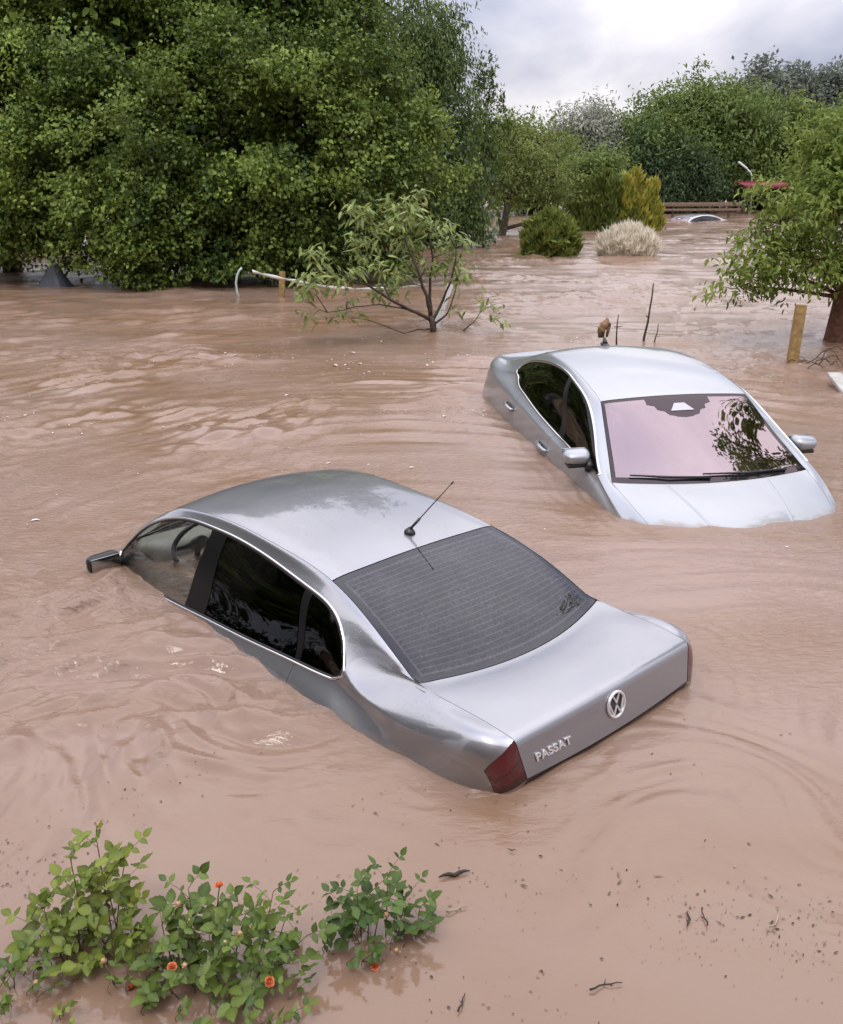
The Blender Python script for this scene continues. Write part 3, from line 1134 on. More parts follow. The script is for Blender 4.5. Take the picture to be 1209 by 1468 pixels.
# badge on the boot: a ring with a V over a W
def badge(root, c, n, r):
    n = np.array(n) / np.linalg.norm(n)
    X = np.array([0, -1.0, 0])                          # right as seen from behind the car
    Y = np.cross(n, X); Y /= np.linalg.norm(Y)
    q = lambda a, b, h=0.004: np.array(c) + r * (a * X + b * Y) + n * h
    mb = MB()
    a = np.linspace(0, 2 * np.pi, 41)
    mb.tube([q(math.cos(t), math.sin(t), .006) for t in a], .0075, 8, False)
    for pl in ([(-.42, .88), (0.0, .13), (.42, .88)], [(-.90, .40), (-.42, -.82), (0, -.07), (.42, -.82), (.90, .40)]):
        for (x0, y0), (x1, y1) in zip(pl[:-1], pl[1:]):
            mb.tube([q(x0, y0, .007), q(x1, y1, .007)], .0050, 6)
    o = mb.build('badge', M['emblem'], root, angle=50)
    d = MB()
    V = [q(0, 0, .002)] + [q(.98 * math.cos(t), .98 * math.sin(t), .002) for t in a[:-1]]
    d.add(V, [[0, i + 1, (i + 1) % 40 + 1] for i in range(40)])
    d.build('badge_plate', M['badge_back'], o)
    return o


M['badge_back'] = simple('badge_back', (.05, .05, .055), .3, .4)
p_, n_ = surf_point(HA, 13.42, 0.0)
badge(oa['trunk'], p_, n_, .058)

# raised lettering on the boot
def lettering(root, text, u, v0, hull, height, spacing, mat, name='lettering'):
    cu = bpy.data.curves.new('lettering', 'FONT')
    cu.body = text
    cu.size = height / 0.70
    cu.extrude = .0025
    cu.offset = height * .018
    cu.bevel_depth = .0008
    cu.space_character = spacing
    cu.align_x = 'CENTER'
    o = bpy.data.objects.new('lettering', cu)
    C.objects.link(o)
    dg = bpy.context.evaluated_depsgraph_get()
    me = bpy.data.meshes.new_from_object(o.evaluated_get(dg))
    bpy.data.objects.remove(o)
    n = len(me.vertices)
    co = np.empty(n * 3, np.float32); me.vertices.foreach_get('co', co); co = co.reshape(-1, 3)
    co[:, 0] *= 1.2
    # lay it on the panel: local x to the viewer's right, y up the panel
    pa, na = surf_point(hull, u, v0)
    pb, _ = surf_point(hull, u - .12, v0)
    pc, _ = surf_point(hull, u, v0 - .12)
    up = pb - pa; up /= np.linalg.norm(up)
    rt = pc - pa; rt /= np.linalg.norm(rt)
    W = pa + co[:, :1] * rt + co[:, 1:2] * up + (co[:, 2:] + .0035) * na
    me.vertices.foreach_set('co', W.astype(np.float32).ravel())
    me.update()
    return link(name, me, mat, root)


lettering(oa['trunk'], 'PASSAT', 13.70, 1.40, HA, .036, 1.05, M['emblem'])

# ---- the light silver saloon behind, facing the viewer
B_ST = [
    [(2.42, 0, .55), (2.30, .55, .55), (2.16, .72, .55), (2.06, .80, .54), (2.02, .83, .52), (2.0, .84, .46), (2.0, .84, .36), (2.0, .76, .22)],
    [(2.36, 0, .80), (2.22, .62, .77), (2.10, .75, .74), (2.00, .82, .71), (1.96, .85, .68), (1.93, .875, .58), (1.92, .87, .40), (1.92, .79, .22)],
    [(1.93, 0, .947), (1.80, .74, .928), (1.74, .82, .900), (1.68, .865, .865), (1.64, .885, .83), (1.62, .90, .70), (1.62, .895, .42), (1.62, .82, .22)],
    [(1.49, 0, 1.012), (1.364, .80, 1.012), (1.27, .858, 1.050), (1.245, .868, 1.022), (1.22, .892, .945), (1.21, .905, .80), (1.21, .905, .45), (1.21, .83, .22)],
    [(1.05, 0, 1.232), (.99, .715, 1.192), (.93, .785, 1.210), (.847, .862, 1.016), (.84, .895, .950), (.84, .912, .80), (.84, .912, .45), (.84, .84, .22)],
    [(.60, 0, 1.432), (.605, .637, 1.413), (.50, .708, 1.378), (.50, .858, 1.008), (.50, .895, .952), (.50, .915, .80), (.50, .915, .45), (.50, .84, .22)],
    [(.25, 0, 1.488), (.20, .628, 1.466), (.06, .676, 1.432), (.34, .852, 1.003), (.30, .895, .953), (.30, .915, .80), (.30, .915, .45), (.30, .84, .22)],
    [(-.05, 0, 1.510), (-.05, .622, 1.477), (-.05, .668, 1.440), (.16, .850, 1.004), (.10, .895, .954), (.10, .915, .80), (.10, .915, .45), (.10, .84, .22)],
    [(-.50, 0, 1.505), (-.50, .616, 1.468), (-.50, .662, 1.420), (-.35, .845, 1.014), (-.38, .893, .957), (-.38, .915, .80), (-.38, .915, .45), (-.38, .84, .22)],
    [(-1.0, 0, 1.450), (-.93, .612, 1.415), (-1.0, .668, 1.322), (-.90, .825, 1.043), (-.90, .890, .962), (-.90, .912, .80), (-.90, .912, .45), (-.90, .84, .22)],
    [(-1.47, 0, 1.285), (-1.42, .640, 1.250), (-1.21, .684, 1.255), (-1.10, .808, 1.058), (-1.12, .887, .968), (-1.12, .910, .80), (-1.12, .91, .45), (-1.12, .84, .22)],
    [(-1.92, 0, 1.110), (-1.84, .665, 1.105), (-1.39, .730, 1.160), (-1.29, .768, 1.085), (-1.33, .882, .972), (-1.33, .908, .80), (-1.33, .905, .45), (-1.33, .84, .22)],
    [(-2.18, 0, 1.062), (-2.13, .665, 1.052), (-1.82, .775, 1.065), (-1.72, .835, 1.020), (-1.70, .872, .968), (-1.70, .900, .80), (-1.70, .895, .45), (-1.70, .83, .24)],
    [(-2.46, 0, 1.050), (-2.41, .660, 1.028), (-2.27, .760, .995), (-2.14, .828, .970), (-2.09, .852, .945), (-2.09, .880, .79), (-2.09, .87, .45), (-2.09, .80, .26)],
    [(-2.50, 0, .78), (-2.46, .640, .78), (-2.38, .745, .775), (-2.30, .820, .770), (-2.24, .848, .765), (-2.19, .872, .70), (-2.17, .86, .44), (-2.16, .79, .27)],
    [(-2.46, 0, .765), (-2.43, .640, .765), (-2.38, .748, .76), (-2.30, .825, .755), (-2.25, .851, .75), (-2.20, .874, .69), (-2.18, .86, .44), (-2.17, .79, .27)],
    [(-2.54, 0, .70), (-2.49, .640, .70), (-2.42, .755, .70), (-2.33, .830, .70), (-2.27, .855, .70), (-2.22, .875, .66), (-2.20, .86, .44), (-2.18, .79, .27)],
    [(-2.49, 0, .32), (-2.44, .62, .32), (-2.38, .72, .32), (-2.31, .79, .32), (-2.26, .82, .32), (-2.22, .835, .31), (-2.20, .82, .29), (-2.18, .77, .26)],
]
HB = Hull(grid_rows(B_ST), lambda r: {1, 3, 5, 11, 13, 14, 15, 16} if r <= 2 else {1, 14, 15}, [2, 6])
car_b = thing('car', 'light silver sedan behind, facing us with a pinkish windshield and hood dipping under water', 'car',
              (1.9933, 8.2658, -.7767), (.0018, .0677, -1.3852), 'cars stranded in the flood water')
car_b.scale = (1.0223,) * 3
cfg_b = dict(screen='glass_screen', rear='glass_dark', rear_r=(.42, .40, .5, .42), front_r=(0, .1, 0, .1), door_u=6.75, privacy='glass_dark', lamp_v=6, trim_w=.022,
             glass=[(None, None, 6.0, 5.95, 'glass_dark'), (6.0, 5.95, 7.1, 6.75, 'pillar'), (7.1, 6.75, 8.96, 8.95, 'glass_dark'), (8.96, 8.95, 9.12, 9.10, 'bar'), (9.12, 9.10, None, None, 'quarter')],
             dash_x=1.02, dash='interior')
obb = car_shell(car_b, HB, 'paint_light', cfg_b)
for sg_ in (1, -1):
    mo = wing_mirror(car_b, (1.03, sg_ * .965, 1.105), sg_, 'paint_light', size=(.145, .235, .150), glass=True, foot=(1.10, sg_ * .875, 1.025))
    md = MB()
    add_rbox(md, (.10, .17, .03), .012, (1.03, sg_ * .96, 1.045)); md.build('mirror_base', M['black_trim'], mo, angle=50)
    # small black sail where the mirror meets the door
# door handles
for sg_ in (1, -1):
    for dr, u_ in zip(obb['door_left' if sg_ > 0 else 'door_right'], (6.95, 0)):
        pass
    for k_, (hx, hz) in enumerate(((.05, .835), (-1.03, .868))):
        dr = obb['door_left' if sg_ > 0 else 'door_right'][k_]
        h = MB()
        y0 = sg_ * .905
        pts = [(hx + .115, y0, hz - .004), (hx + .095, y0 + sg_ * .030, hz), (hx, y0 + sg_ * .040, hz + .004), (hx - .095, y0 + sg_ * .034, hz + .006), (hx - .12, y0, hz + .006)]
        h.tube(pts, [.012, .017, .018, .017, .012], 8)
        ho = h.build('door_handle', M['paint_light'], dr)
        h = MB(); h.sphere((hx + .02, y0 + sg_ * .004, hz - .012), (.085, .012, .030), 14, 8); h.build('handle_cup', M['black_trim'], dr)
for sg_ in (1, -1):
    lu = np.linspace(1.15, 2.93, 30)
    Bundle().add(strip_loop(HB, [(a_, sg_ * (.80 + .12 * (a_ - 1.15))) for a_ in lu], .022, .0035, False)).build('hood_crease', M['paint_light'], obb['hood'], 80)
# wipers and the black cowl at the foot of the screen
for (ya, yb) in ((.62, -.10), (-.05, -.66)):
    w = MB()
    pa, _ = surf_point(HB, 3.09, ya / .80 * 2 if abs(ya) < .8 else 2, .012)
    pb, _ = surf_point(HB, 3.17, yb / .80 * 2, .014)
    pm, _ = surf_point(HB, 3.12, (ya + yb) / 1.6 * 2, .018)
    w.tube([pa, pm, pb], [.011, .009, .006], 6)
    w.build('wiper', M['black_trim'], car_b)
# shark-fin base of the roof aerial
p_, n_ = surf_point(HB, 8.93, 0.0)
f = MB()
f.sphere(p_ + np.array([0, 0, .004]), (.085, .036, .022), 14, 8)
fo = f.build('antenna', M['black_trim'], car_b)
f = MB()
f.tube([p_ + np.array([.01, .0, .01]), p_ + np.array([-.02, 0, .045]), p_ + np.array([-.035, 0, .07])], [.028, .018, .010], 8)
f.build('antenna_fin', M['black_trim'], fo)
M['grey_plastic'] = simple('grey_plastic', (.42, .42, .44), .4)
sp_ = Bundle()
uu, vv = np.meshgrid(np.linspace(4.60, 4.78, 6), np.linspace(-.30, .30, 8), indexing='ij')
vv = vv * (1 - (uu - 4.60) / .18 * .55)
sp_.add(Panel(HB, uu, vv, depth=.004, raise_=.003).arrays()); sp_.build('sensor_plate', M['grey_plastic'], obb['windshield'])
# rear-view mirror behind the screen
pr_, nr_ = surf_point(HB, 4.62, 0.0, -.05)
rm = MB(); add_rbox(rm, (.03, .24, .07), .012, pr_ + np.array([-.02, 0, -.02])); rm.build('rear_view_mirror', M['black_trim'], car_b, angle=50)
for o_ in (obb['lamp_left'], obb['lamp_right']):
    o_.data.materials.clear(); o_.data.materials.append(M['lamp_bright'])
# ------------------------------------------------------------------ water
def hash2(ix, iy, seed):
    h = (ix.astype(np.int64) * 374761393 + iy.astype(np.int64) * 668265263 + seed * 974634777) & 0xffffffff
    h = ((h ^ (h >> 13)) * 1274126177) & 0xffffffff
    return h ^ (h >> 16)


def perlin(x, y, seed=0):
    ix, iy = np.floor(x), np.floor(y)
    fx, fy = x - ix, y - iy
    ux, uy = fx * fx * fx * (fx * (fx * 6 - 15) + 10), fy * fy * fy * (fy * (fy * 6 - 15) + 10)
    out = 0
    for a in (0, 1):
        for b in (0, 1):
            g = hash2(ix + a, iy + b, seed) / 4294967296.0 * 2 * np.pi
            d = np.cos(g) * (fx - a) + np.sin(g) * (fy - b)
            out = out + d * (ux if a else 1 - ux) * (uy if b else 1 - uy)
    return out * 1.5


def hull_dist(x, y, loc, yaw, hx, hy, r=.55):
    """Distance to a car's outline on the water and the angle round it."""
    c, s = math.cos(yaw), math.sin(yaw)
    a = (x - loc[0]) * c + (y - loc[1]) * s
    b = -(x - loc[0]) * s + (y - loc[1]) * c
    qx, qy = np.abs(a) - hx + r, np.abs(b) - hy + r
    d = np.hypot(np.maximum(qx, 0), np.maximum(qy, 0)) + np.minimum(np.maximum(qx, qy), 0) - r
    return d, a, b


def water_height(x, y):
    """Ripples of a muddy current that runs down the picture from the far right, round the cars and off to the left."""
    dist = np.hypot(x, y)
    # where the water is lively: between and beyond the cars and left of the front car; quiet near the roses
    near = np.clip((y - 2.7 - .25 * x) / 1.6, 0, 1)
    live = .14 + .86 * near ** .85
    # current direction: streaks run across and slightly towards the viewer on the left
    # eddies turn the water behind the cars
    x0, y0 = x, y
    for (ex, ey, er, ea) in ((1.35, 2.95, .50, 1.9), (.85, 3.35, .34, -1.5), (-.95, 3.75, .50, 1.6), (1.9, 3.7, .55, -1.7), (-2.6, 5.0, .6, 1.6), (.2, 2.75, .35, 1.3), (2.6, 4.6, .6, 1.5), (-1.9, 3.3, .5, -1.4)):
        dx, dy = x - ex, y - ey
        rot_ = .7 * ea * np.exp(-(dx * dx + dy * dy) / er ** 2)
        cr, sr = np.cos(rot_), np.sin(rot_)
        x, y = ex + dx * cr - dy * sr, ey + dx * sr + dy * cr
    wx = .55 * perlin(x * .16, y * .16, 3) + .22 * perlin(x * .5, y * .5, 4)
    wy = .55 * perlin(x * .16 + 9, y * .16, 5) + .22 * perlin(x * .5 + 9, y * .5, 6)
    ang = .55 - .35 * np.clip((y - 9) / 10, 0, 1) - .5 * np.clip(x / 4, -.2, 1)
    c, s = np.cos(ang), np.sin(ang)
    X, Y = x + wx, y + wy
    al, ac = X * c + Y * s, -X * s + Y * c
    patch = np.clip(.45 + 1.5 * perlin(x * .35 + 2, y * .35, 21) + .8 * perlin(x * .9, y * .9, 22), 0.04, 1.5)
    calm = 1.0
    for loc, yaw, hx, hy in (((-.654, 5.268), 2.300, 2.25, .84), ((1.9933, 8.2658), -1.3852, 2.38, .93)):
        calm = calm * (1 - .72 * np.exp(-np.maximum(hull_dist(x0, y0, loc, yaw, hx, hy)[0], 0) / .16))
    live = live * calm
    h = 0
    for lam, st, amp, sd in ((1.6, 2.0, .020, 31), (.75, 2.1, .024, 32), (.36, 2.0, .029, 33), (.19, 1.8, .025, 34), (.105, 1.6, .0145, 35), (.062, 1.5, .0065, 36)):
        fade = np.clip(lam * 60 / dist, 0, 1) if lam < .5 else 1
        w = .35 * perlin(al / lam / 3, ac / lam / 3, sd + 40)
        n = perlin(al / (lam * st) + w, ac / lam + w, sd)
        h = h + amp * live * fade * (n if lam > 1 else n * ((.15 if lam > .2 else .38) + patch))
        n2 = 1 - 2 * np.abs(perlin(al / (lam * st * 1.3) + 7 + w, ac / (lam * 1.3) + 3, sd + 9))
        h = h + amp * .62 * live * fade * n2 * patch
    # far water: longer swell lines across
    far = np.clip((dist - 12) / 10, 0, 1)
    h = h + far * .050 * perlin(x / 3.2, y / .8 + .3 * perlin(x / 5, y / 5, 51), 52) + far * .036 * perlin(x / 1.6, y / .38, 53)
    # water that folds round the two cars
    x, y = x0, y0
    for loc, yaw, hx, hy, k in (((-.654, 5.268), 2.300, 2.30, .86, 60), ((1.9933, 8.2658), -1.3852, 2.38, .93, 70)):
        d, a, b = hull_dist(x, y, loc, yaw, hx, hy)
        dd = np.maximum(d, 0)
        e = np.exp(-dd / .42) * (d > -.3)
        ph = dd / .085 + 1.8 * perlin(a * 1.1, b * 1.1, k) + .7 * perlin(a * 4, b * 4, k + 1)
        h = h + e * .0042 * np.sin(ph * 2 * np.pi * .62) * (.55 + .9 * perlin(a * 1.7, b * 1.7, k + 2))
        h = h + e * .006 * perlin(a * 2.4 + .4 * perlin(b * 3, a * 3, k + 5), b * 3.4, k + 3)
        h = h + .003 * np.exp(-(dd / .05) ** 2)
    return h


def build_water():
    rr = np.concatenate([np.geomspace(1.3, 70, 960), np.geomspace(70, 900, 60)[1:]])
    th = np.concatenate([np.linspace(-180, -32, 24)[:-1], np.linspace(-32, 32, 760), np.linspace(32, 180, 24)[1:-1]])
    th = np.radians(th)
    R, T = np.meshgrid(rr, th, indexing='ij')
    X, Y = R * np.sin(T), R * np.cos(T)
    Z = water_height(X, Y)
    Z *= np.clip((110 - R) / 60, 0, 1)
    V = np.stack([X, Y, Z], -1).reshape(-1, 3)
    n, m = R.shape
    i = np.arange(n - 1)[:, None] * m
    j = np.arange(m)[None]
    F = np.stack([i + j, i + m + j, i + m + (j + 1) % m, i + (j + 1) % m], -1).reshape(-1, 4)
    k = len(V)
    V = np.concatenate([V, [[0, 0, Z[0].mean()]]])
    jj = np.arange(m)
    F3 = np.stack([np.full(m, k), jj, (jj + 1) % m], 1)
    me = arr_mesh('water', V, [F[:, ::-1], F3[:, ::-1]])
    return link('water', me, M['water'], None, 'structure')


def water_material():
    m, nt, b = new_mat('muddy_water')
    N, L = nt.nodes.new, nt.links.new
    tc = N('ShaderNodeTexCoord')
    # drifting silt: slightly redder and slightly browner water
    mp = N('ShaderNodeMapping'); mp.inputs['Rotation'].default_value = (0, 0, -.35); mp.inputs['Scale'].default_value = (.22, .6, 1)
    L(tc.outputs['Object'], mp.inputs[0])
    nz = N('ShaderNodeTexNoise'); nz.inputs['Scale'].default_value = 1.1; nz.inputs['Detail'].default_value = 6; nz.inputs['Distortion'].default_value = 1.2
    L(mp.outputs[0], nz.inputs['Vector'])
    r = N('ShaderNodeValToRGB')
    e = r.color_ramp.elements
    e[0].position = .30; e[0].color = (.200, .121, .074, 1)
    e[1].position = .70; e[1].color = (.246, .167, .130, 1)
    L(nz.outputs['Fac'], r.inputs[0])
    L(r.outputs[0], b.inputs['Base Color'])
    b.inputs['Roughness'].default_value = .035
    b.inputs['IOR'].default_value = 1.50
    # fine ripples
    geo = N('ShaderNodeNewGeometry')
    mp2 = N('ShaderNodeMapping'); mp2.inputs['Rotation'].default_value = (0, 0, -.3); mp2.inputs['Scale'].default_value = (1.0, 2.2, 1)
    L(tc.outputs['Object'], mp2.inputs[0])
    n2 = N('ShaderNodeTexNoise'); n2.inputs['Scale'].default_value = 15.0; n2.inputs['Detail'].default_value = 4; n2.inputs['Roughness'].default_value = .55; n2.inputs['Distortion'].default_value = .8
    L(mp2.outputs[0], n2.inputs['Vector'])
    n3 = N('ShaderNodeTexNoise'); n3.inputs['Scale'].default_value = .5; n3.inputs['Detail'].default_value = 3
    L(tc.outputs['Object'], n3.inputs['Vector'])
    mr = N('ShaderNodeMapRange'); mr.inputs['From Min'].default_value = .38; mr.inputs['From Max'].default_value = .62
    mr.inputs['To Min'].default_value = .15; mr.inputs['To Max'].default_value = 1.0
    L(n3.outputs['Fac'], mr.inputs['Value'])
    # calmer near the roses
    sp = N('ShaderNodeSeparateXYZ'); L(tc.outputs['Object'], sp.inputs[0])
    cl = N('ShaderNodeMapRange'); cl.inputs['From Min'].default_value = 2.6; cl.inputs['From Max'].default_value = 4.4
    cl.inputs['To Min'].default_value = .10; cl.inputs['To Max'].default_value = 1.0
    L(sp.outputs['Y'], cl.inputs['Value'])
    ml = N('ShaderNodeMath'); ml.operation = 'MULTIPLY'; L(mr.outputs[0], ml.inputs[0]); L(cl.outputs[0], ml.inputs[1])
    bp = N('ShaderNodeBump'); bp.inputs['Distance'].default_value = .017
    L(ml.outputs[0], bp.inputs['Strength'])
    L(n2.outputs['Fac'], bp.inputs['Height'])
    L(bp.outputs[0], b.inputs['Normal'])
    return m


M['water'] = water_material()
build_water()


# ------------------------------------------------------------------ the house the viewer looks out from, mirrored dimly in the boot of the front car
M['render_wall'] = simple('house_render', (.27, .22, .19), .9, noise=.08, nscale=6, bump=.2)
M['roof_tile'] = simple('roof_tile', (.16, .06, .04), .8, noise=.2, nscale=12)
M['window_white'] = simple('window_white', (.6, .6, .58), .4)
M['window_pane'] = simple('window_pane', (.02, .022, .025), .05)
hs = thing('house', 'plain rendered house behind the viewer, seen only as a dim reflection', 'house', (0, -1.6, -1.0))
mb = MB(); mb.box((0, -3.0, 3.0), (17, 6.0, 6.0)); mb.build('wall', M['render_wall'], hs, False)
mb = MB()
mb.add(np.array([[-9, .5, 5.9], [9, .5, 5.9], [9, -3, 8.4], [-9, -3, 8.4], [-9, -6.5, 5.9], [9, -6.5, 5.9], [-9, .5, 6.02], [9, .5, 6.02], [9, -3, 8.55], [-9, -3, 8.55], [-9, -6.5, 6.02], [9, -6.5, 6.02]]),
       [[6, 7, 8, 9], [9, 8, 11, 10], [0, 3, 2, 1], [3, 4, 5, 2], [0, 1, 7, 6], [4, 10, 11, 5], [0, 6, 9, 3], [1, 2, 8, 7], [3, 9, 10, 4], [2, 5, 11, 8]])
mb.build('roof', M['roof_tile'], hs, False)
for x in (-6.2, -3.0, 3.0, 6.2):
    for z0 in (1.9, 4.3):
        mb = MB()
        for dx, dz, sx, sz in ((-.62, 0, .08, 1.4), (.62, 0, .08, 1.4), (0, .66, 1.16, .08), (0, -.66, 1.16, .08), (0, 0, .06, 1.24)):
            mb.box((x + dx, .03, z0 + dz), (sx, .10, sz))
        wf = mb.build('window', M['window_white'], hs, False)
        mb = MB(); mb.box((x, .012, z0), (1.16, .02, 1.24)); mb.build('pane', M['window_pane'], wf, False)
# ------------------------------------------------------------------ plants
def unit(a):
    return a / (np.linalg.norm(a, axis=-1, keepdims=True) + 1e-9)


def leaf_arrays(pos, d, nrm, L, W, fold=.22, droop=.15, shape='hex'):
    """Leaves as small folded blades. pos, d (direction), nrm (upper side) are (n,3); L, W (n,)."""
    d = unit(d)
    s = unit(np.cross(d, nrm))
    n = unit(np.cross(s, d))
    L = np.asarray(L)[:, None]; W = np.asarray(W)[:, None]
    N = len(pos)
    if shape == 'dia':
        V = np.stack([pos, pos + d * L * .45 - s * W * .5 + n * W * fold, pos + d * L - n * L * droop, pos + d * L * .45 + s * W * .5 + n * W * fold], 1)
        k = np.arange(N)[:, None] * 4
        F = np.concatenate([k + np.array([[0, 2, 1]]), k + np.array([[0, 3, 2]])])
    else:
        V = np.stack([pos,
                      pos + d * L * .28 - s * W * .46 + n * W * fold, pos + d * L * .66 - s * W * .40 + n * (W * fold - L * droop * .4),
                      pos + d * L - n * L * droop,
                      pos + d * L * .66 + s * W * .40 + n * (W * fold - L * droop * .4), pos + d * L * .28 + s * W * .46 + n * W * fold], 1)
        k = np.arange(N)[:, None] * 6
        F = np.concatenate([k + np.array([[0, 3, 2, 1]]), k + np.array([[0, 5, 4, 3]])])
    return V.reshape(-1, 3), F


def sphere_dirs(rng, n):
    return unit(rng.normal(size=(n, 3)))


def pick(rng, lobes, n):
    """n boughs: (centre, outward direction) spread through the lobes."""
    w = np.array([l[2] if len(l) > 2 else np.prod(l[1]) ** (2 / 3) for l in lobes], float)
    k = rng.choice(len(lobes), n, p=w / w.sum())
    c = np.array([lobes[i][0] for i in k], float)
    r = np.array([lobes[i][1] for i in k], float)
    d = sphere_dirs(rng, n)
    return c, r, d, k


def crown(rng, lobes, boughs, tufts, leaves, bough_r, tuft_r, L, W, inner=(.62, 1.02), flat=.55, droop_dir=.25, up=.8, face=0.0, shape='hex', fold=.22, droop=.15,
          zmin=.05, hang=0.0, rand=.75, tint_sd=.16, clump=.2):
    c, r, d, _ = pick(rng, lobes, boughs)
    if face:                                    # most of what is seen faces the viewer: keep more boughs there
        flip = (d[:, 1] > 0) & (rng.random(boughs) < face)
        d[flip, 1] *= -1
    rad = inner[0] + (inner[1] - inner[0]) * rng.random(boughs) ** .6
    bc = c + r * d * rad[:, None]
    out = unit(d / r)
    # tufts spread from the bough
    tc = np.repeat(bc, tufts, 0)
    to = np.repeat(out, tufts, 0)
    g = rng.normal(size=tc.shape) * bough_r * np.array([1, 1, flat])
    tc = tc + g
    if hang:
        tc[:, 2] -= np.abs(rng.normal(size=len(tc))) * hang
    bt = np.repeat(rng.normal(size=boughs) * clump, tufts)
    lc = np.repeat(tc, leaves, 0)
    lo = np.repeat(to, leaves, 0)
    n = len(lc)
    pos = lc + rng.normal(size=(n, 3)) * tuft_r * np.array([1, 1, .7])
    dr = unit(lo * .6 + rng.normal(size=(n, 3)) * rand + np.array([0, 0, -droop_dir]))
    nr = unit(np.array([0, 0, up]) + lo * .5 + rng.normal(size=(n, 3)) * .35)
    ok = pos[:, 2] > zmin + (.16 * np.sin(pos[:, 0] * 2.1) + .10 * np.sin(pos[:, 0] * 5.3 + 1) if hang else 0)
    pos, dr, nr = pos[ok], dr[ok], nr[ok]
    n = len(pos)
    sz = np.clip(rng.normal(1, .22, n), .5, 1.6)
    tint = np.clip(.45 + np.repeat(bt, leaves)[ok] + rng.normal(size=n) * tint_sd, 0, 1)
    V, F = leaf_arrays(pos, dr, nr, L * sz, W * sz * np.clip(rng.normal(1, .12, n), .7, 1.3), fold, droop, shape)
    return V, F, np.repeat(tint, 4 if shape == 'dia' else 6), bc


def build_crown(name, arrs, mat, parent):
    V = np.concatenate([a[0] for a in arrs])
    n = np.cumsum([0] + [len(a[0]) for a in arrs[:-1]])
    Fs = {}
    for a, k in zip(arrs, n):
        Fs.setdefault(a[1].shape[1], []).append(a[1] + k)
    me = arr_mesh(name, V, [np.concatenate(f) for f in Fs.values()], True, None, np.concatenate([a[2] for a in arrs]))
    return link(name, me, mat, parent, 'stuff')


def limb(mb, a, b, r0, r1, rng, sag=.08, n=6, k=5):
    a, b = np.array(a, float), np.array(b, float)
    t = np.linspace(0, 1, k)[:, None]
    L = np.linalg.norm(b - a)
    off = rng.normal(size=3) * sag * L
    p = a + (b - a) * t + off * (4 * t * (1 - t))
    mb.tube(p, np.linspace(r0, r1, k), n)
    return p


def tree_frame(parent, rng, base, top, r0, lobes, bcs, mat, n_br=40, br=.03, lean=.05, r1=None, limb_k=.42):
    """Trunk with limbs to each lobe, thinner branches to the boughs."""
    mb = MB()
    p = limb(mb, base, top, r0, r1 or r0 * .55, rng, lean, 9, 7)
    mb.build('trunk', mat, parent)
    mb = MB()
    ends = []
    for l in lobes:
        c = np.array(l[0], float)
        s = p[-1] if c[2] > p[-1][2] else p[len(p) // 2]
        q = limb(mb, s, c, r0 * limb_k, r0 * limb_k * .35, rng, .10, 6, 5)
        ends.append(q)
    E_ = np.concatenate(ends)
    if len(bcs):
        for i in rng.permutation(len(bcs))[:n_br]:
            j = np.argmin(np.linalg.norm(E_ - bcs[i], axis=1))
            limb(mb, E_[j], bcs[i], br, br * .35, rng, .10, 5, 4)
    mb.build('branches', mat, parent)


M['bark'] = simple('bark', (.055, .040, .030), .9, noise=.45, nscale=14, bump=.8)
M['bark_red'] = simple('bark_reddish', (.12, .055, .035), .9, noise=.45, nscale=18, bump=1.0)
M['bark_pale'] = simple('bark_pale', (.14, .12, .10), .9, noise=.35, nscale=14, bump=.5)
M['leaf_broad'] = leaf_mat('leaf_broad', (.018, .044, .008), (.255, .345, .068), .45, .28)
M['leaf_weep'] = leaf_mat('leaf_weep', (.028, .055, .011), (.150, .215, .052), .48, .28)
M['leaf_orchard'] = leaf_mat('leaf_orchard', (.065, .105, .022), (.245, .295, .085), .5, .34)
M['leaf_far'] = leaf_mat('leaf_far', (.060, .100, .024), (.205, .275, .075), .55, .36)
M['leaf_far_dark'] = leaf_mat('leaf_far_dark', (.025, .050, .020), (.085, .130, .055), .55, .25)
M['leaf_grey'] = leaf_mat('leaf_grey', (.085, .105, .080), (.210, .235, .185), .6, .3)
M['leaf_silver'] = leaf_mat('leaf_silver', (.13, .15, .10), (.42, .42, .36), .6, .3)
M['leaf_gold'] = leaf_mat('leaf_gold', (.10, .15, .020), (.50, .46, .09), .55, .3)
M['leaf_thuja'] = leaf_mat('leaf_thuja', (.050, .085, .016), (.200, .240, .060), .6, .25)
M['leaf_bush'] = leaf_mat('leaf_bush', (.06, .10, .018), (.23, .27, .06), .6, .25)
M['leaf_pale'] = leaf_mat('leaf_pale', (.50, .45, .34), (.88, .83, .70), .7, .4)
M['leaf_cherry'] = leaf_mat('leaf_cherry', (.070, .125, .018), (.290, .360, .085), .45, .40)
M['leaf_peach'] = leaf_mat('leaf_peach', (.080, .130, .028), (.290, .340, .110), .42, .34)

RNG = np.random.default_rng(7)


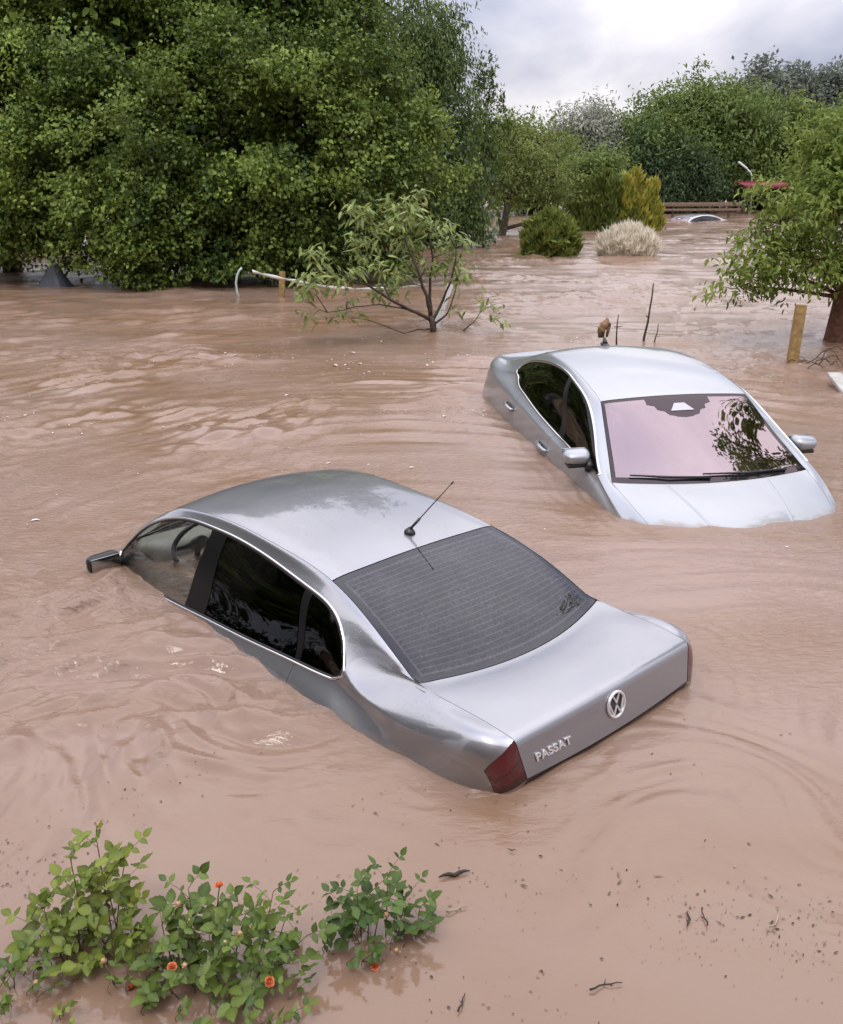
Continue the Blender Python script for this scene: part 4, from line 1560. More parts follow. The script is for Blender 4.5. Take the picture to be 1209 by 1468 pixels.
def tree(name, label, cat, base, top, r0, lobes, spec, mat, bark='bark', group=None, n_br=40, br=.03, extra=None, r1=None, limb_k=.42):
    base = np.array(base, float)
    t = thing(name, label, cat, tuple(base), (0, 0, 0), group)
    rng = np.random.default_rng(abs(hash_name(label)))
    lob = [((np.array(l[0]) - base), l[1], *l[2:]) for l in lobes]
    zoff = -base[2]
    a = crown(rng, lob, zmin=spec.pop('zmin', .03) + zoff, **spec)
    arrs = [a]
    bcs = a[3]
    if extra:
        for e in extra:
            e = dict(e)
            l2 = [((np.array(l[0]) - base), l[1], *l[2:]) for l in e.pop('lobes')]
            b = crown(rng, l2, zmin=e.pop('zmin', .03) + zoff, **e)
            arrs.append(b)
            bcs = np.concatenate([bcs, b[3]])
    tree_frame(t, rng, (0, 0, 0), np.array(top) - base, r0, lob, bcs, M[bark], n_br, br, r1=r1, limb_k=limb_k)
    build_crown('crown', arrs, M[mat], t)
    return t


def hash_name(s):
    h = 5381
    for ch in s: h = (h * 33 + ord(ch)) & 0x7fffffff
    return h


def lobe_px(u, v, y, ru, rv=None, ry=None, w=None):
    """A crown lobe whose middle is seen at a pixel, y metres away; radii given in pixels at that distance."""
    p = aty(u, v, y)
    k = np.linalg.norm([y, p[2] - CAM_H]) / F_PX
    rx = ru * k
    rz = (rv or ru) * k
    l = (p, (rx, ry or rx, rz))
    return l if w is None else (*l, w)


# big broad-leaved tree on the left, its skirt hanging into the water
INNER_A = [lobe_px(210, 70, 24.6, 190, 150, 2.4), lobe_px(400, 60, 25, 160, 130, 2.2), lobe_px(330, 190, 23.6, 240, 130, 2.2), lobe_px(170, 230, 23.6, 170, 120, 1.8), lobe_px(320, 320, 23, 210, 80, 1.4), lobe_px(490, 220, 23.4, 140, 120, 1.6), lobe_px(290, -40, 25, 230, 110, 2.2), lobe_px(60, 120, 26, 170, 180, 1.8), lobe_px(270, 110, 25.5, 130, 90, 2.0)]
b = at(300, 400)
tree('broadleaf_tree', 'huge dense broad-leaved tree at left, its skirt of leaves touching the water', 'tree', (b[0], b[1] + 2.2, -1.2), (b[0] + .2, b[1] + 2.4, 3.6), .34,
     [lobe_px(210, 70, 24, 190, 150, 2.6), lobe_px(400, 60, 24.5, 150, 120, 2.4), lobe_px(330, 190, 22.5, 230, 120, 2.6), lobe_px(170, 230, 22.5, 160, 110, 2.2),
      lobe_px(300, 320, 22, 190, 75, 1.8), lobe_px(480, 230, 22.5, 130, 110, 2.0), lobe_px(585, 235, 23, 65, 62, 1.2), lobe_px(500, 130, 23.5, 85, 85, 1.6),
      lobe_px(235, 372, 21.0, 80, 38, .9), lobe_px(460, 325, 22, 110, 66, 1.4), lobe_px(340, 368, 21.8, 130, 40, 1.2), lobe_px(480, 372, 22, 95, 34, .9), lobe_px(320, -60, 25, 220, 110, 2.5)],
     dict(boughs=430, tufts=24, leaves=19, bough_r=.31, tuft_r=.12, L=.088, W=.074, inner=(.55, 1.10), flat=.78, droop_dir=.35, face=.78, up=.8, clump=.19, hang=.10, zmin=.12),
     'leaf_broad', n_br=120, extra=[dict(lobes=INNER_A, boughs=240, tufts=8, leaves=12, bough_r=.45, tuft_r=.25, L=.20, W=.16, inner=(.0, .62), flat=.8, droop_dir=.3, zmin=.15)])
b = at(15, 402)
tree('broadleaf_tree', 'leafy tree cut by the left edge, behind the grey tarp', 'tree', (b[0] - 1.0, b[1] + 2.5, -1.2), (b[0] - 1.0, b[1] + 2.5, 3.4), .28,
     [lobe_px(-60, 60, 25.5, 160, 150, 2.4), lobe_px(20, 160, 25, 110, 120, 2.0), lobe_px(10, 300, 22.3, 80, 52, 1.1), lobe_px(-90, 290, 24, 120, 95, 2.0), lobe_px(70, 282, 22.8, 75, 38, 1.0), lobe_px(60, 30, 26, 90, 90, 2)],
     dict(boughs=220, tufts=24, leaves=19, bough_r=.31, tuft_r=.12, L=.088, W=.074, inner=(.55, 1.10), flat=.78, droop_dir=.35, face=.75, up=.8, clump=.19, hang=.10, zmin=.12), 'leaf_broad', n_br=60)
# dark weeping tree behind it
b = at(625, 348)
tree('weeping_tree', 'dark tree with fine drooping twigs, rising behind the big broad-leaved one', 'tree', (b[0], b[1] + 1.5, -1.2), (b[0], b[1] + 1.5, 4.6), .26,
     [lobe_px(585, 70, 34, 70, 68, 1.8), lobe_px(628, 150, 33.5, 50, 92, 1.6), lobe_px(646, 270, 33, 40, 72, 1.3), lobe_px(600, 290, 32.5, 60, 56, 1.2), lobe_px(555, 180, 34, 64, 105, 1.8), lobe_px(674, 305, 32.5, 16, 36, .7), lobe_px(612, 60, 34, 42, 50, 1.3), lobe_px(650, 195, 33.5, 28, 84, .9)],
     dict(boughs=330, tufts=10, leaves=12, bough_r=.30, tuft_r=.16, L=.15, W=.055, inner=(.5, 1.04), flat=1.5, droop_dir=1.2, face=.7, hang=.35, shape='dia', rand=.6, clump=.15), 'leaf_weep', n_br=110, br=.02)
tree('shooting_tree', 'tree sending up bare-looking upright shoots against the sky', 'tree', (aty(705, 300, 36)[0], 36, -1.2), aty(702, 210, 36), .10,
     [lobe_px(700, 235, 36, 24, 55, .7), lobe_px(690, 185, 36, 18, 40, .6)],
     dict(boughs=42, tufts=7, leaves=8, bough_r=.2, tuft_r=.14, L=.16, W=.06, inner=(.4, 1.0), flat=1.6, droop_dir=-.3, shape='dia', rand=.7), 'leaf_weep', n_br=20, br=.015,
     extra=[dict(lobes=[(aty(u, v, 36), (.10, .10, rv)) for u, v, rv in ((686, 115, .75), (697, 130, .85), (709, 125, .75), (718, 155, .6), (725, 185, .45), (703, 95, .45))],
                 boughs=52, tufts=4, leaves=4, bough_r=.045, tuft_r=.055, L=.16, W=.055, inner=(.2, 1.0), flat=3.0, droop_dir=-.7, shape='dia', rand=.6)])
# background trees at the very left top, glimpsed above
tree('conifer', 'grey-green conifer top showing above the big tree', 'tree', (aty(505, 20, 52)[0], 52, -1.2), aty(505, -20, 52), .2,
     [lobe_px(500, 30, 52, 40, 55, 1.5)], dict(boughs=60, tufts=8, leaves=10, bough_r=.35, tuft_r=.25, L=.25, W=.09, shape='dia', flat=1.2, droop_dir=-.2), 'leaf_grey', n_br=20)
# orchard tree with a crooked trunk
b = at(708, 338)
t_o = tree('orchard_tree', 'pale green orchard tree with a crooked dark trunk standing in the current', 'tree', (b[0], b[1], -1.2), aty(728, 285, b[1]), .20,
     [lobe_px(745, 240, 39, 52, 42, 1.5), lobe_px(790, 255, 39.5, 38, 36, 1.2), lobe_px(720, 262, 38.5, 30, 34, 1.0), lobe_px(770, 205, 40, 42, 32, 1.3), lobe_px(722, 205, 40, 34, 36, 1.0), lobe_px(800, 285, 39, 18, 14, .6)],
     dict(boughs=120, tufts=8, leaves=9, bough_r=.28, tuft_r=.17, L=.15, W=.07, inner=(.4, 1.05), shape='dia', rand=.8, clump=.15), 'leaf_orchard', n_br=70, br=.025)
# far growth between
far_spec = lambda n, L=.30, W=.15, **k: dict(dict(boughs=n, tufts=9, leaves=10, bough_r=.55, tuft_r=.33, L=L, W=W, inner=(.45, 1.05), flat=.7, shape='dia', face=.75, clump=.17), **k)
tree('hedge_tree', 'loose yellowish tree filling the gap left of the silver willow', 'tree', (aty(765, 200, 58)[0], 58, -1.2), aty(765, 240, 58), .2,
     [lobe_px(740, 222, 58, 42, 34, 2), lobe_px(785, 220, 59, 32, 30, 1.8), lobe_px(760, 255, 57, 70, 35, 2)], far_spec(120), 'leaf_orchard', n_br=40)
tree('silver_willow', 'silvery white-green willow, the palest of the far trees', 'tree', (aty(838, 280, 62)[0], 62, -1.2), aty(838, 230, 62), .2,
     [lobe_px(832, 192, 62, 26, 36, 1.3), lobe_px(853, 215, 61, 24, 45, 1.2), lobe_px(815, 225, 62, 24, 42, 1.2), lobe_px(860, 180, 63, 16, 26, 1)], far_spec(110, L=.28, W=.09, bough_r=.4, droop_dir=.6, flat=1.2), 'leaf_silver', n_br=50, br=.03)
tree('bushy_tree', 'yellow-green bushy tree behind the tall green conifers', 'tree', (aty(858, 270, 52)[0], 52, -1.2), aty(858, 260, 52), .15,
     [lobe_px(858, 258, 52, 32, 34, 1.5), lobe_px(838, 270, 52, 26, 30, 1.2)], far_spec(80, L=.22, W=.11, bough_r=.35, tuft_r=.25), 'leaf_far', n_br=30)
tree('robinia_tree', 'large feathery green tree in the middle distance, tallest of the far trees', 'tree', (aty(960, 280, 62)[0], 62, -1.2), aty(960, 200, 62), .35,
     [lobe_px(930, 208, 62, 46, 52, 2.5), lobe_px(985, 186, 63, 56, 50, 2.8), lobe_px(1040, 196, 62, 52, 52, 2.5), lobe_px(960, 240, 60, 75, 50, 2.5), lobe_px(905, 235, 62, 30, 55, 1.8), lobe_px(1015, 155, 63, 36, 24, 1.5)],
     far_spec(330, L=.30, W=.13, bough_r=.55, flat=.9), 'leaf_far', n_br=120, br=.04,
     extra=[dict(lobes=[(aty(u, v, 62.5), (.5, .5, .55)) for u, v in ((945, 138), (968, 130), (990, 126), (1012, 116), (1035, 124), (1055, 140), (925, 158))], boughs=45, tufts=4, leaves=7, bough_r=.2, tuft_r=.16, L=.26, W=.10, shape='dia', flat=2.2, droop_dir=-.4)])
tree('robinia_tree', 'rounded mid-green tree right of the feathery tall one', 'tree', (aty(1090, 280, 64)[0], 64, -1.2), aty(1090, 220, 64), .3,
     [lobe_px(1090, 205, 64, 55, 55, 2.5), lobe_px(1130, 220, 64, 45, 60, 2.2), lobe_px(1060, 250, 62, 50, 38, 2), lobe_px(1175, 225, 66, 50, 60, 2.4), lobe_px(1110, 270, 62, 60, 30, 2)], far_spec(230, L=.32, W=.14), 'leaf_far', n_br=60, br=.04)
tree('evergreen_tree', 'dark blue-green evergreen mass behind the wooden rail', 'tree', (aty(960, 285, 58)[0], 58, -1.2), aty(960, 255, 58), .2,
     [lobe_px(935, 262, 58, 34, 34, 1.5), lobe_px(970, 250, 58, 36, 42, 1.6), lobe_px(1000, 265, 58.5, 34, 30, 1.5), lobe_px(925, 235, 59, 26, 36, 1.4)], far_spec(150, L=.26, W=.08, bough_r=.4), 'leaf_far_dark', n_br=30)
for (u, v, ru, rv, lab) in ((1110, 135, 52, 36, 'hazy grey-green tree on the skyline, left of its twin'), (1190, 140, 48, 38, 'hazy grey-green tree on the skyline at the right edge')):
    tree('skyline_tree', lab, 'tree', (aty(u, 250, 105)[0], 105, -1.2), aty(u, v + 30, 105), .4,
         [lobe_px(u - 15, v, 105, ru * .62, rv * .8, 3.5), lobe_px(u + 22, v + 10, 105, ru * .6, rv * .8, 3.5), lobe_px(u, v + 55, 104, ru * 1.2, rv * 1.3, 4), lobe_px(u + 8, v - 14, 106, ru * .35, rv * .5, 2)],
         far_spec(170, L=.5, W=.26, bough_r=.75, tuft_r=.5), 'leaf_grey', n_br=50, br=.06, group='hazy trees on the skyline')  # the haze of distance is put into the grey leaf colour
tree('far_hedge', 'low dark hedge along the far bank behind the flooded channel', 'hedge', (18, 70, -1.2), (18, 70, .5), .15,
     [((x, 70 + .6 * math.sin(x), 1.2), (2.4, 1.5, 2.0)) for x in np.arange(3, 44, 2.6)], far_spec(260, L=.34, W=.17), 'leaf_far_dark', n_br=20)
tree('far_hedge', 'dark thicket behind the trunks of the big left trees', 'hedge', (-12, 33, -1.2), (-12, 33, 1.5), .15,
     [((x, 33 + .6 * math.sin(x * 2), 1.6), (2.0, 1.3, 2.6)) for x in np.arange(-26, 1.2, 2.0)], dict(boughs=330, tufts=8, leaves=9, bough_r=.5, tuft_r=.3, L=.26, W=.17, inner=(.4, 1.05), shape='dia', face=.7, zmin=-.05), 'leaf_far_dark', n_br=20)
tree('broadleaf_tree', 'overhanging tree right of the frame, mirrored in the pinkish windshield', 'tree', (8.6, 8.6, -1.0), (8.0, 8.7, 4.2), .22,
     [((6.5, 8.8, 5.5), (1.0, 1.2, 1.0)), ((7.4, 9.4, 6.3), (1.5, 1.5, 1.1)), ((7.2, 7.9, 5.2), (1.1, 1.1, .8)), ((8.6, 8.8, 6.2), (1.4, 1.6, 1.3))],
     dict(boughs=90, tufts=7, leaves=10, bough_r=.2, tuft_r=.12, L=.12, W=.08, inner=(.35, 1.1), droop_dir=.4), 'leaf_cherry', n_br=60, br=.015, limb_k=.2)
big_ = next(o for o in C.objects if o.get('label', '').startswith('huge dense'))
for (dx_, dy_, rz_, lb_) in ((-17.0, 9.5, 1.9, 'leafy tree beyond the left edge, mirrored dark in the side windows'), (-15.0, .5, 3.6, 'leafy tree beyond the left edge, level with the roses')):
    c_ = copy_tree(big_)
    c_.location = (dx_, dy_, -1.2); c_.rotation_euler = (0, 0, rz_)
    c_['label'] = lb_
# conifers in the flood
def flames(rng, base, tips, r, n_leaf, L, W):
    """Upright flame-shaped sprays: little blades pointing up round each spire."""
    arrs = []
    for (tx, ty, tz, rr) in tips:
        n = n_leaf
        t = rng.random(n) ** .8
        ph = rng.random() * 6
        rad = rr * (1 - t) ** .6 * np.sqrt(rng.random(n) * .8 + .2) * (1 + .28 * np.sin(13 * t + ph) * (1 - t)) + .035 + np.abs(rng.normal(size=n)) * .025
        a = rng.random(n) * 2 * np.pi
        a = np.where((np.sin(a) > 0) & (rng.random(n) < .5), -a, a)
        pos = np.stack([tx + rad * np.cos(a), ty + rad * np.sin(a), base + (tz - base) * t], 1)
        out = np.stack([np.cos(a), np.sin(a), 0 * a], 1)
        d = unit(out * .55 + np.array([0, 0, 1.0]) + rng.normal(size=(n, 3)) * .28)
        nr = unit(out + rng.normal(size=(n, 3)) * .4)
        sz = np.clip(rng.normal(1, .25, n), .5, 1.7)
        V, F = leaf_arrays(pos, d, nr, L * sz, W * sz, .15, .05, 'dia')
        lump = .16 * np.sin(pos[:, 2] * 7 + a * 3)
        arrs.append((V, F, np.repeat(np.clip(.45 + lump + rng.normal(size=n) * .2 + .15 * t, 0, 1), 4)))
    return arrs


def conifer(name, label, u, v, y, spires, mat, n_leaf, L, W, group=None, cat='conifer'):
    b = aty(u, v, y); b[2] = 0
    t = thing(name, label, cat, (b[0], b[1], -.9), (0, 0, 0), group)
    rng = np.random.default_rng(hash_name(label))
    tips = []
    for (su, sv, rpx) in spires:
        p = aty(su, sv, y + rng.normal() * .25)
        tips.append((p[0] - b[0], p[1] - b[1], p[2] + .9, rpx * y / F_PX))
    arrs = flames(rng, .5, tips, None, n_leaf, L, W)
    mb = MB()
    for tp in tips:
        mb.tube([(tp[0] * .3, tp[1] * .3, 0), (tp[0], tp[1], .5 * tp[2]), (tp[0], tp[1], tp[2] * .9)], [.05, .035, .01], 5)
    mb.build('trunk', M['bark'], t)
    build_crown('crown', arrs, M[mat], t)
    return t


conifer('thuja', 'green many-spired conifer, left of the golden one', 850, 330, 41.2, [(828, 272, 14), (843, 262, 15), (858, 258, 15), (870, 250, 14), (880, 262, 14), (836, 290, 18), (862, 285, 20), (850, 300, 24), (822, 300, 9)], 'leaf_thuja', 620, .34, .10)
conifer('thuja', 'golden-tipped conifer beside the green spires', 922, 330, 41.0, [(902, 252, 11), (912, 246, 10), (930, 266, 14), (937, 262, 10), (918, 280, 20), (940, 296, 14), (900, 285, 14)], 'leaf_gold', 560, .30, .095)
conifer('thuja', 'small green conifer between the golden one and the tall spires', 898, 331, 40.6, [(893, 290, 12), (885, 280, 11), (905, 300, 12)], 'leaf_thuja', 600, .22, .06)
# round bush
def round_bush(name, label, u, v0, y, ru, rv, mat, n, L, W, upright=.5, cat='bush', shape='dia', fan=0.0, group=None):
    b = at(u, v0)
    y = b[1] if y is None else y
    k = y / F_PX
    t = thing(name, label, cat, (b[0], y, -.8), (0, 0, 0), group)
    rng = np.random.default_rng(hash_name(label))
    R = ru * k; Hh = rv * k * 2
    th = rng.random(n) * 2 * np.pi
    zz = rng.random(n)
    lump = 1 + .12 * np.sin(th * 5 + zz * 9) * (.4 + zz) + .10 * np.sin(th * 9 - zz * 17)
    prof = np.sqrt(np.clip(1 - (zz * 1.0) ** 2.4, 0, 1)) * (.86 + .14 * np.sin(np.pi * zz))
    rad = R * prof * lump * (.72 + .28 * rng.random(n) ** .5)
    pos = np.stack([rad * np.cos(th), rad * np.sin(th), .75 + Hh * zz * (1 + .05 * np.sin(th * 7))], 1)
    out = unit(np.stack([np.cos(th) * prof, np.sin(th) * prof, zz * .8], 1))
    d = unit(out * (1 - upright) + np.array([0, 0, upright]) + rng.normal(size=(n, 3)) * .3)
    nr = unit(out + rng.normal(size=(n, 3)) * .35)
    sz = np.clip(rng.normal(1, .25, n), .5, 1.7)
    V, F = leaf_arrays(pos, d, nr, L * sz, W * sz, .2, .1, shape)
    tint = np.clip(.5 + .22 * np.sin(th * 9 - zz * 17) + rng.normal(size=n) * .18, 0, 1)
    mb = MB()
    for i in range(14):
        a = rng.random() * 6.28
        mb.tube([(0, 0, 0), (.4 * R * math.cos(a), .4 * R * math.sin(a), .6), (.75 * R * math.cos(a), .75 * R * math.sin(a), .7 + Hh * (.3 + .5 * rng.random()))], [.02, .014, .005], 5)
    mb.build('stems', M['bark'], t)
    build_crown('foliage', [(V, F, np.repeat(tint, 4 if shape == 'dia' else 6))], M[mat], t)
    return t


round_bush('round_bush', 'rounded yellow-green bush alone in the current, left of the pale shrub', 788, 366, None, 38, 28, 'leaf_bush', 5600, .19, .062, .5)
round_bush('pale_shrub', 'low pale cream shrub of dry upright stalks right of the round bush', 899, 367, None, 41, 18, 'leaf_pale', 4200, .26, .028, .72)
round_bush('bank_bush', 'drooping grassy bush on the far bank under the red roof', 1068, 297, 60, 16, 17, 'leaf_thuja', 1500, .5, .06, .2)

# cherry tree at the right edge, trunk in the water
b = at(1184, 490)
tree('cherry_tree', 'fruit tree at the right edge with reddish trunk and lacy drooping branches', 'tree', (b[0], b[1], -1.0), (b[0] + .22, b[1] + .1, 1.95), .20,
     [lobe_px(1120, 320, 13.8, 60, 50, .7), lobe_px(1085, 385, 13.6, 52, 34, .6), lobe_px(1180, 280, 14, 60, 60, .9), lobe_px(1152, 250, 14.2, 36, 38, .6), lobe_px(1185, 215, 14.2, 36, 42, .7), lobe_px(1240, 300, 14, 70, 110, 1.1),
      lobe_px(1160, 370, 13.6, 55, 36, .7), lobe_px(1060, 410, 13.5, 32, 22, .4), lobe_px(1250, 210, 14, 60, 70, .9), lobe_px(1230, 390, 13.9, 30, 30, .5)],
     dict(boughs=190, tufts=6, leaves=12, bough_r=.17, tuft_r=.085, L=.092, W=.038, inner=(.35, 1.12), flat=.75, droop_dir=.6, shape='hex', rand=.7, face=.35, clump=.16), 'leaf_cherry', 'bark_red', n_br=130, br=.012, r1=.15, limb_k=.17)


def real_leaf(L, W, wave=.06, fold=.18, droop=.12, teeth=0):
    """One leaf blade lying along +x, upper side +z, 24 triangles or so."""
    n = 11
    xs = np.linspace(0, 1, n)
    w = np.sin(np.pi * xs ** .80) ** .9 * (1 - .1 * xs)
    V = []
    for i, x in enumerate(xs):
        z = -droop * L * x ** 2
        h = w[i] * W / 2 * (1.06 if i % 2 else .94)
        wv = wave * W * math.sin(i * 2.3)
        V += [(x * L, -h, z + fold * h + wv * .5), (x * L, 0, z), (x * L, h, z + fold * h - wv * .5)]
    F = []
    for i in range(n - 1):
        a = i * 3
        F += [(a, a + 3, a + 4, a + 1), (a + 1, a + 4, a + 5, a + 2)]
    return np.array(V), np.array(F)


def leaf_meshes(name, mat, L, W, k, seed, **kw):
    rng = np.random.default_rng(seed)
    out = []
    for i in range(k):
        s = 1.0
        V, F = real_leaf(L, W * rng.uniform(.9, 1.1), wave=rng.uniform(.02, .1), fold=rng.uniform(.1, .3), droop=rng.uniform(.05, .3), **kw)
        me = arr_mesh(name, V, F, True, None, np.clip((i + .5) / k * .8 + np.tile([.0, .26, .0], len(V) // 3), 0, 1))
        me.materials.append(mat)
        out.append(me)
    return out


def basis(d, nrm):
    d = unit(np.asarray(d, float)); s = unit(np.cross(nrm, d)); n = np.cross(d, s)
    return Matrix(np.stack([d, s, n], 1).tolist()).to_4x4()


class Leaves:
    """Leaves of one plant: the first 300 (largest first) as single parts, the others joined."""

    def __init__(self):
        self.items = []

    def add(self, p, d, n, s):
        self.items.append((np.array(p, float), np.array(d, float), np.array(n, float), s))

    def build(self, parent, meshes, rng, limit=290, name='leaf', rest='small_leaves'):
        it = sorted(self.items, key=lambda a: -a[3])
        for p, d, n, s in it[:limit]:
            me = meshes[rng.integers(len(meshes))]
            o = bpy.data.objects.new(name, me)
            C.objects.link(o)
            o.parent = parent
            o.matrix_local = Matrix.Translation(p.tolist()) @ basis(d, n) @ Matrix.Scale(s, 4)
        rem = it[limit:]
        if rem:
            V, F, T, k = [], [], [], 0
            for p, d, n, s in rem:
                me = meshes[rng.integers(len(meshes))]
                co = np.empty(len(me.vertices) * 3, np.float32); me.vertices.foreach_get('co', co); co = co.reshape(-1, 3)
                fi = np.empty(len(me.polygons) * 4, np.int32); me.loops.foreach_get('vertex_index', fi)
                Mx = np.array(basis(d, n))[:3, :3] * s
                V.append(co @ Mx.T + p); F.append(fi.reshape(-1, 4) + k); tv = rng.random() * .8; T.append(np.clip(tv + np.tile([.0, .26, .0], len(co) // 3), 0, 1)); k += len(co)
            link(rest, arr_mesh(rest, np.concatenate(V), np.concatenate(F), True, None, np.concatenate(T)), meshes[0].materials[0], parent, 'stuff')


# the young peach tree in the middle
def peach():
    b = at(622, 479)
    t = thing('peach_tree', 'young multi-stemmed peach tree with drooping leaf tufts, standing alone in the brown water', 'tree', (b[0], b[1], -.9))
    O = np.array([b[0], b[1], -.9])
    rng = np.random.default_rng(11)
    P = lambda u, v, dy=0: aty(u, v, b[1] + dy) - O
    mb = MB()
    mb.tube([(0, 0, 0), P(622, 482), P(621, 465), P(617, 452)], [.06, .055, .05, .045], 8)
    mb.build('trunk', M['bark'], t)
    nodes = []
    mb = MB()

    def stem(pts, r0, r1):
        pts = np.array(pts)
        # smooth the polyline
        q = [pts[0]]
        for a, c in zip(pts[:-1], pts[1:]):
            for f in (.33, .66, 1): q.append(a + (c - a) * f + rng.normal(size=3) * .008)
        q = np.array(q)
        mb.tube(q, np.linspace(r0, r1, len(q)), 6)
        nodes.extend(q)
    stem([P(618, 455), P(612, 425, -.1), P(598, 385, -.2), P(583, 345, -.2), P(578, 305, -.2)], .035, .010)
    stem([P(618, 452), P(616, 415, .2), P(620, 370, .3), P(612, 325, .3)], .030, .009)
    stem([P(620, 460), P(636, 430, .1), P(648, 395, 0), P(655, 358, 0)], .028, .008)
    stem([P(617, 458), P(590, 445, -.3), P(560, 430, -.5), P(525, 408, -.6), P(490, 400, -.7), P(455, 385, -.8)], .030, .007)
    stem([P(560, 430, -.5), P(545, 400, -.3), P(530, 370, -.3), P(515, 335, -.2)], .018, .006)
    stem([P(590, 445, -.3), P(545, 436, -.6), P(510, 440, -.8), P(470, 448, -.9)], .014, .005)
    stem([P(621, 470), P(600, 473, -.4), P(580, 479, -.5)], .018, .006)
    stem([P(622, 465), P(640, 452, -.1), P(652, 420, -.1), P(662, 385, 0)], .018, .005)
    stem([P(660, 478, .1), P(680, 460, .1), P(700, 432, .1)], .012, .004)
    stem([P(612, 425, -.1), P(600, 400, .3), P(560, 350, .4)], .014, .005)
    lv = Leaves()
    cl = [(505, 300), (536, 319), (566, 292), (600, 277), (574, 345), (513, 345), (604, 353), (642, 349), (657, 345), (547, 380), (520, 372), (452, 360), (444, 398), (467, 387), (441, 414), (482, 402), (448, 452), (498, 433),
          (505, 448), (482, 452), (562, 417), (543, 417), (616, 383), (638, 379), (589, 383), (612, 319), (562, 322), (654, 368), (699, 433), (713, 450), (650, 444), (585, 315), (630, 325), (535, 345), (500, 392), (575, 395), (525, 300), (590, 300), (660, 395)]
    for (u, v) in cl:
        small = v > 425
        c = P(u, v, rng.normal() * (.12 if small else .35) - (.5 if u < 560 else 0))
        j = np.argmin([np.linalg.norm(c - q) + (.6 if q[2] > c[2] + .1 else 0) for q in nodes])
        a = nodes[j]
        m_ = (a + c) / 2 + np.array([0, 0, .06])
        mb.tube([a, m_, c], [.008, .006, .003], 5)
        for k in range(13 if small else 36):
            th = rng.random() * 6.28
            d = np.array([math.cos(th), math.sin(th), rng.normal() * .35 - .45])
            p = c + rng.normal(size=3) * np.array([.10, .10, .075])
            lv.add(p, d, np.array([rng.normal() * .3, rng.normal() * .3 - .2, 1.0]), rng.uniform(.7, 1.25))
    mb.build('branches', M['bark'], t)
    lv.build(t, leaf_meshes('leaf', M['leaf_peach'], .175, .050, 6, 3), rng)


peach()
# ------------------------------------------------------------------ small things standing in or drifting on the flood
def wz(x, y):
    x, y = np.atleast_1d(np.asarray(x, float)), np.atleast_1d(np.asarray(y, float))
    return water_height(x, y) * np.clip((110 - np.hypot(x, y)) / 60, 0, 1)


M['wood_yellow'] = simple('wood_yellow', (.215, .135, .045), .8, noise=.35, nscale=16, bump=.5)
M['wood_brown'] = simple('wood_brown', (.17, .11, .075), .85, noise=.35, nscale=10, bump=.5)
M['wood_dark'] = simple('wood_dark', (.050, .038, .030), .85, noise=.35, nscale=14, bump=.5)
M['white_plastic'] = simple('white_plastic', (.72, .72, .70), .45, noise=.06, nscale=8)
M['hose'] = simple('hose', (.42, .50, .50), .5)
M['tarp'] = simple('tarp_grey', (.045, .050, .068), .6, noise=.2, nscale=6, bump=.4)
M['red_sheet'] = simple('red_sheet', (.17, .018, .028), .5, noise=.15, nscale=8)
M['pale_metal'] = simple('pale_metal', (.68, .70, .72), .4, .3)
M['plank'] = simple('plank_grey', (.42, .40, .37), .7, noise=.2, nscale=9)
M['twig'] = simple('twig', (.045, .030, .022), .85, noise=.4, nscale=30)
M['dry_leaf'] = simple('dry_leaf', (.22, .13, .06), .75, noise=.45, nscale=22)
M['straw'] = simple('straw', (.36, .29, .20), .8, noise=.2, nscale=40)


def post(name, label, cat, a, b, w, d, mat, cap=True):
    """A squared timber from a to b with a worn top."""
    a, b = np.array(a, float), np.array(b, float)
    L = np.linalg.norm(b - a)
    z = unit(b - a); x = unit(np.cross([0, 1, 0], z)); y = np.cross(z, x)
    R = np.stack([x, y, z], 1)
    mb = MB()
    add_rbox(mb, (w, d, L), min(w, d) * .12, (a + b) / 2 - a, R, 2)
    o = mb.build(name, M[mat], None, angle=50)
    o.location = a
    tag(o, label, cat)
    return o


p0, p1 = aty(1134, 530, 12.1), aty(1149, 437, 12.25)
post('wooden_post', 'leaning yellow-brown timber post in front of the fruit tree at right', 'post', p0 - (p1 - p0) * .9, p1, .125, .115, 'wood_yellow')
p0, p1 = aty(404, 430, 19.3), aty(405, 389, 19.35)
post('wooden_stake', 'short ochre stake under the skirt of the big left tree, beside the white tape', 'stake', p0 - (p1 - p0) * .9, p1, .12, .10, 'wood_yellow')
# leaning white board behind the peach tree
p0, p1 = aty(630, 455, 15.1), aty(646, 407, 15.3)
post('white_board', 'narrow white board leaning behind the peach tree stems', 'board', p0 - (p1 - p0) * .5, p1, .10, .025, 'white_plastic')
# white tape
tp = np.array([aty(u, v, y) for u, v, y in ((362, 389, 19.2), (380, 394, 19), (405, 399.5, 18.6), (430, 404, 18.2), (470, 411.5, 17.4), (505, 414.5, 16.8), (545, 414.5, 16.2), (585, 411.5, 15.7), (612, 409, 15.4), (640, 407, 15.28))])
t_ = np.linspace(0, len(tp) - 1, 60)
tpi = np.stack([np.interp(t_, range(len(tp)), tp[:, k]) for k in range(3)], 1)
tw = .25 + .7 * np.sin(t_ * 2.1) ** 2
hw = .038
V = np.concatenate([tpi + np.stack([0 * t_, -hw * np.sin(tw), hw * np.cos(tw)], 1), tpi - np.stack([0 * t_, -hw * np.sin(tw), hw * np.cos(tw)], 1)])
V = np.concatenate([V, V + np.array([0, .006, 0])])
i_ = np.arange(59)
F = np.concatenate([np.stack([i_, i_ + 1, i_ + 61, i_ + 60], 1), np.stack([i_ + 120, i_ + 180, i_ + 181, i_ + 121], 1), np.stack([i_, i_ + 120, i_ + 121, i_ + 1], 1), np.stack([i_ + 60, i_ + 61, i_ + 181, i_ + 180], 1)])
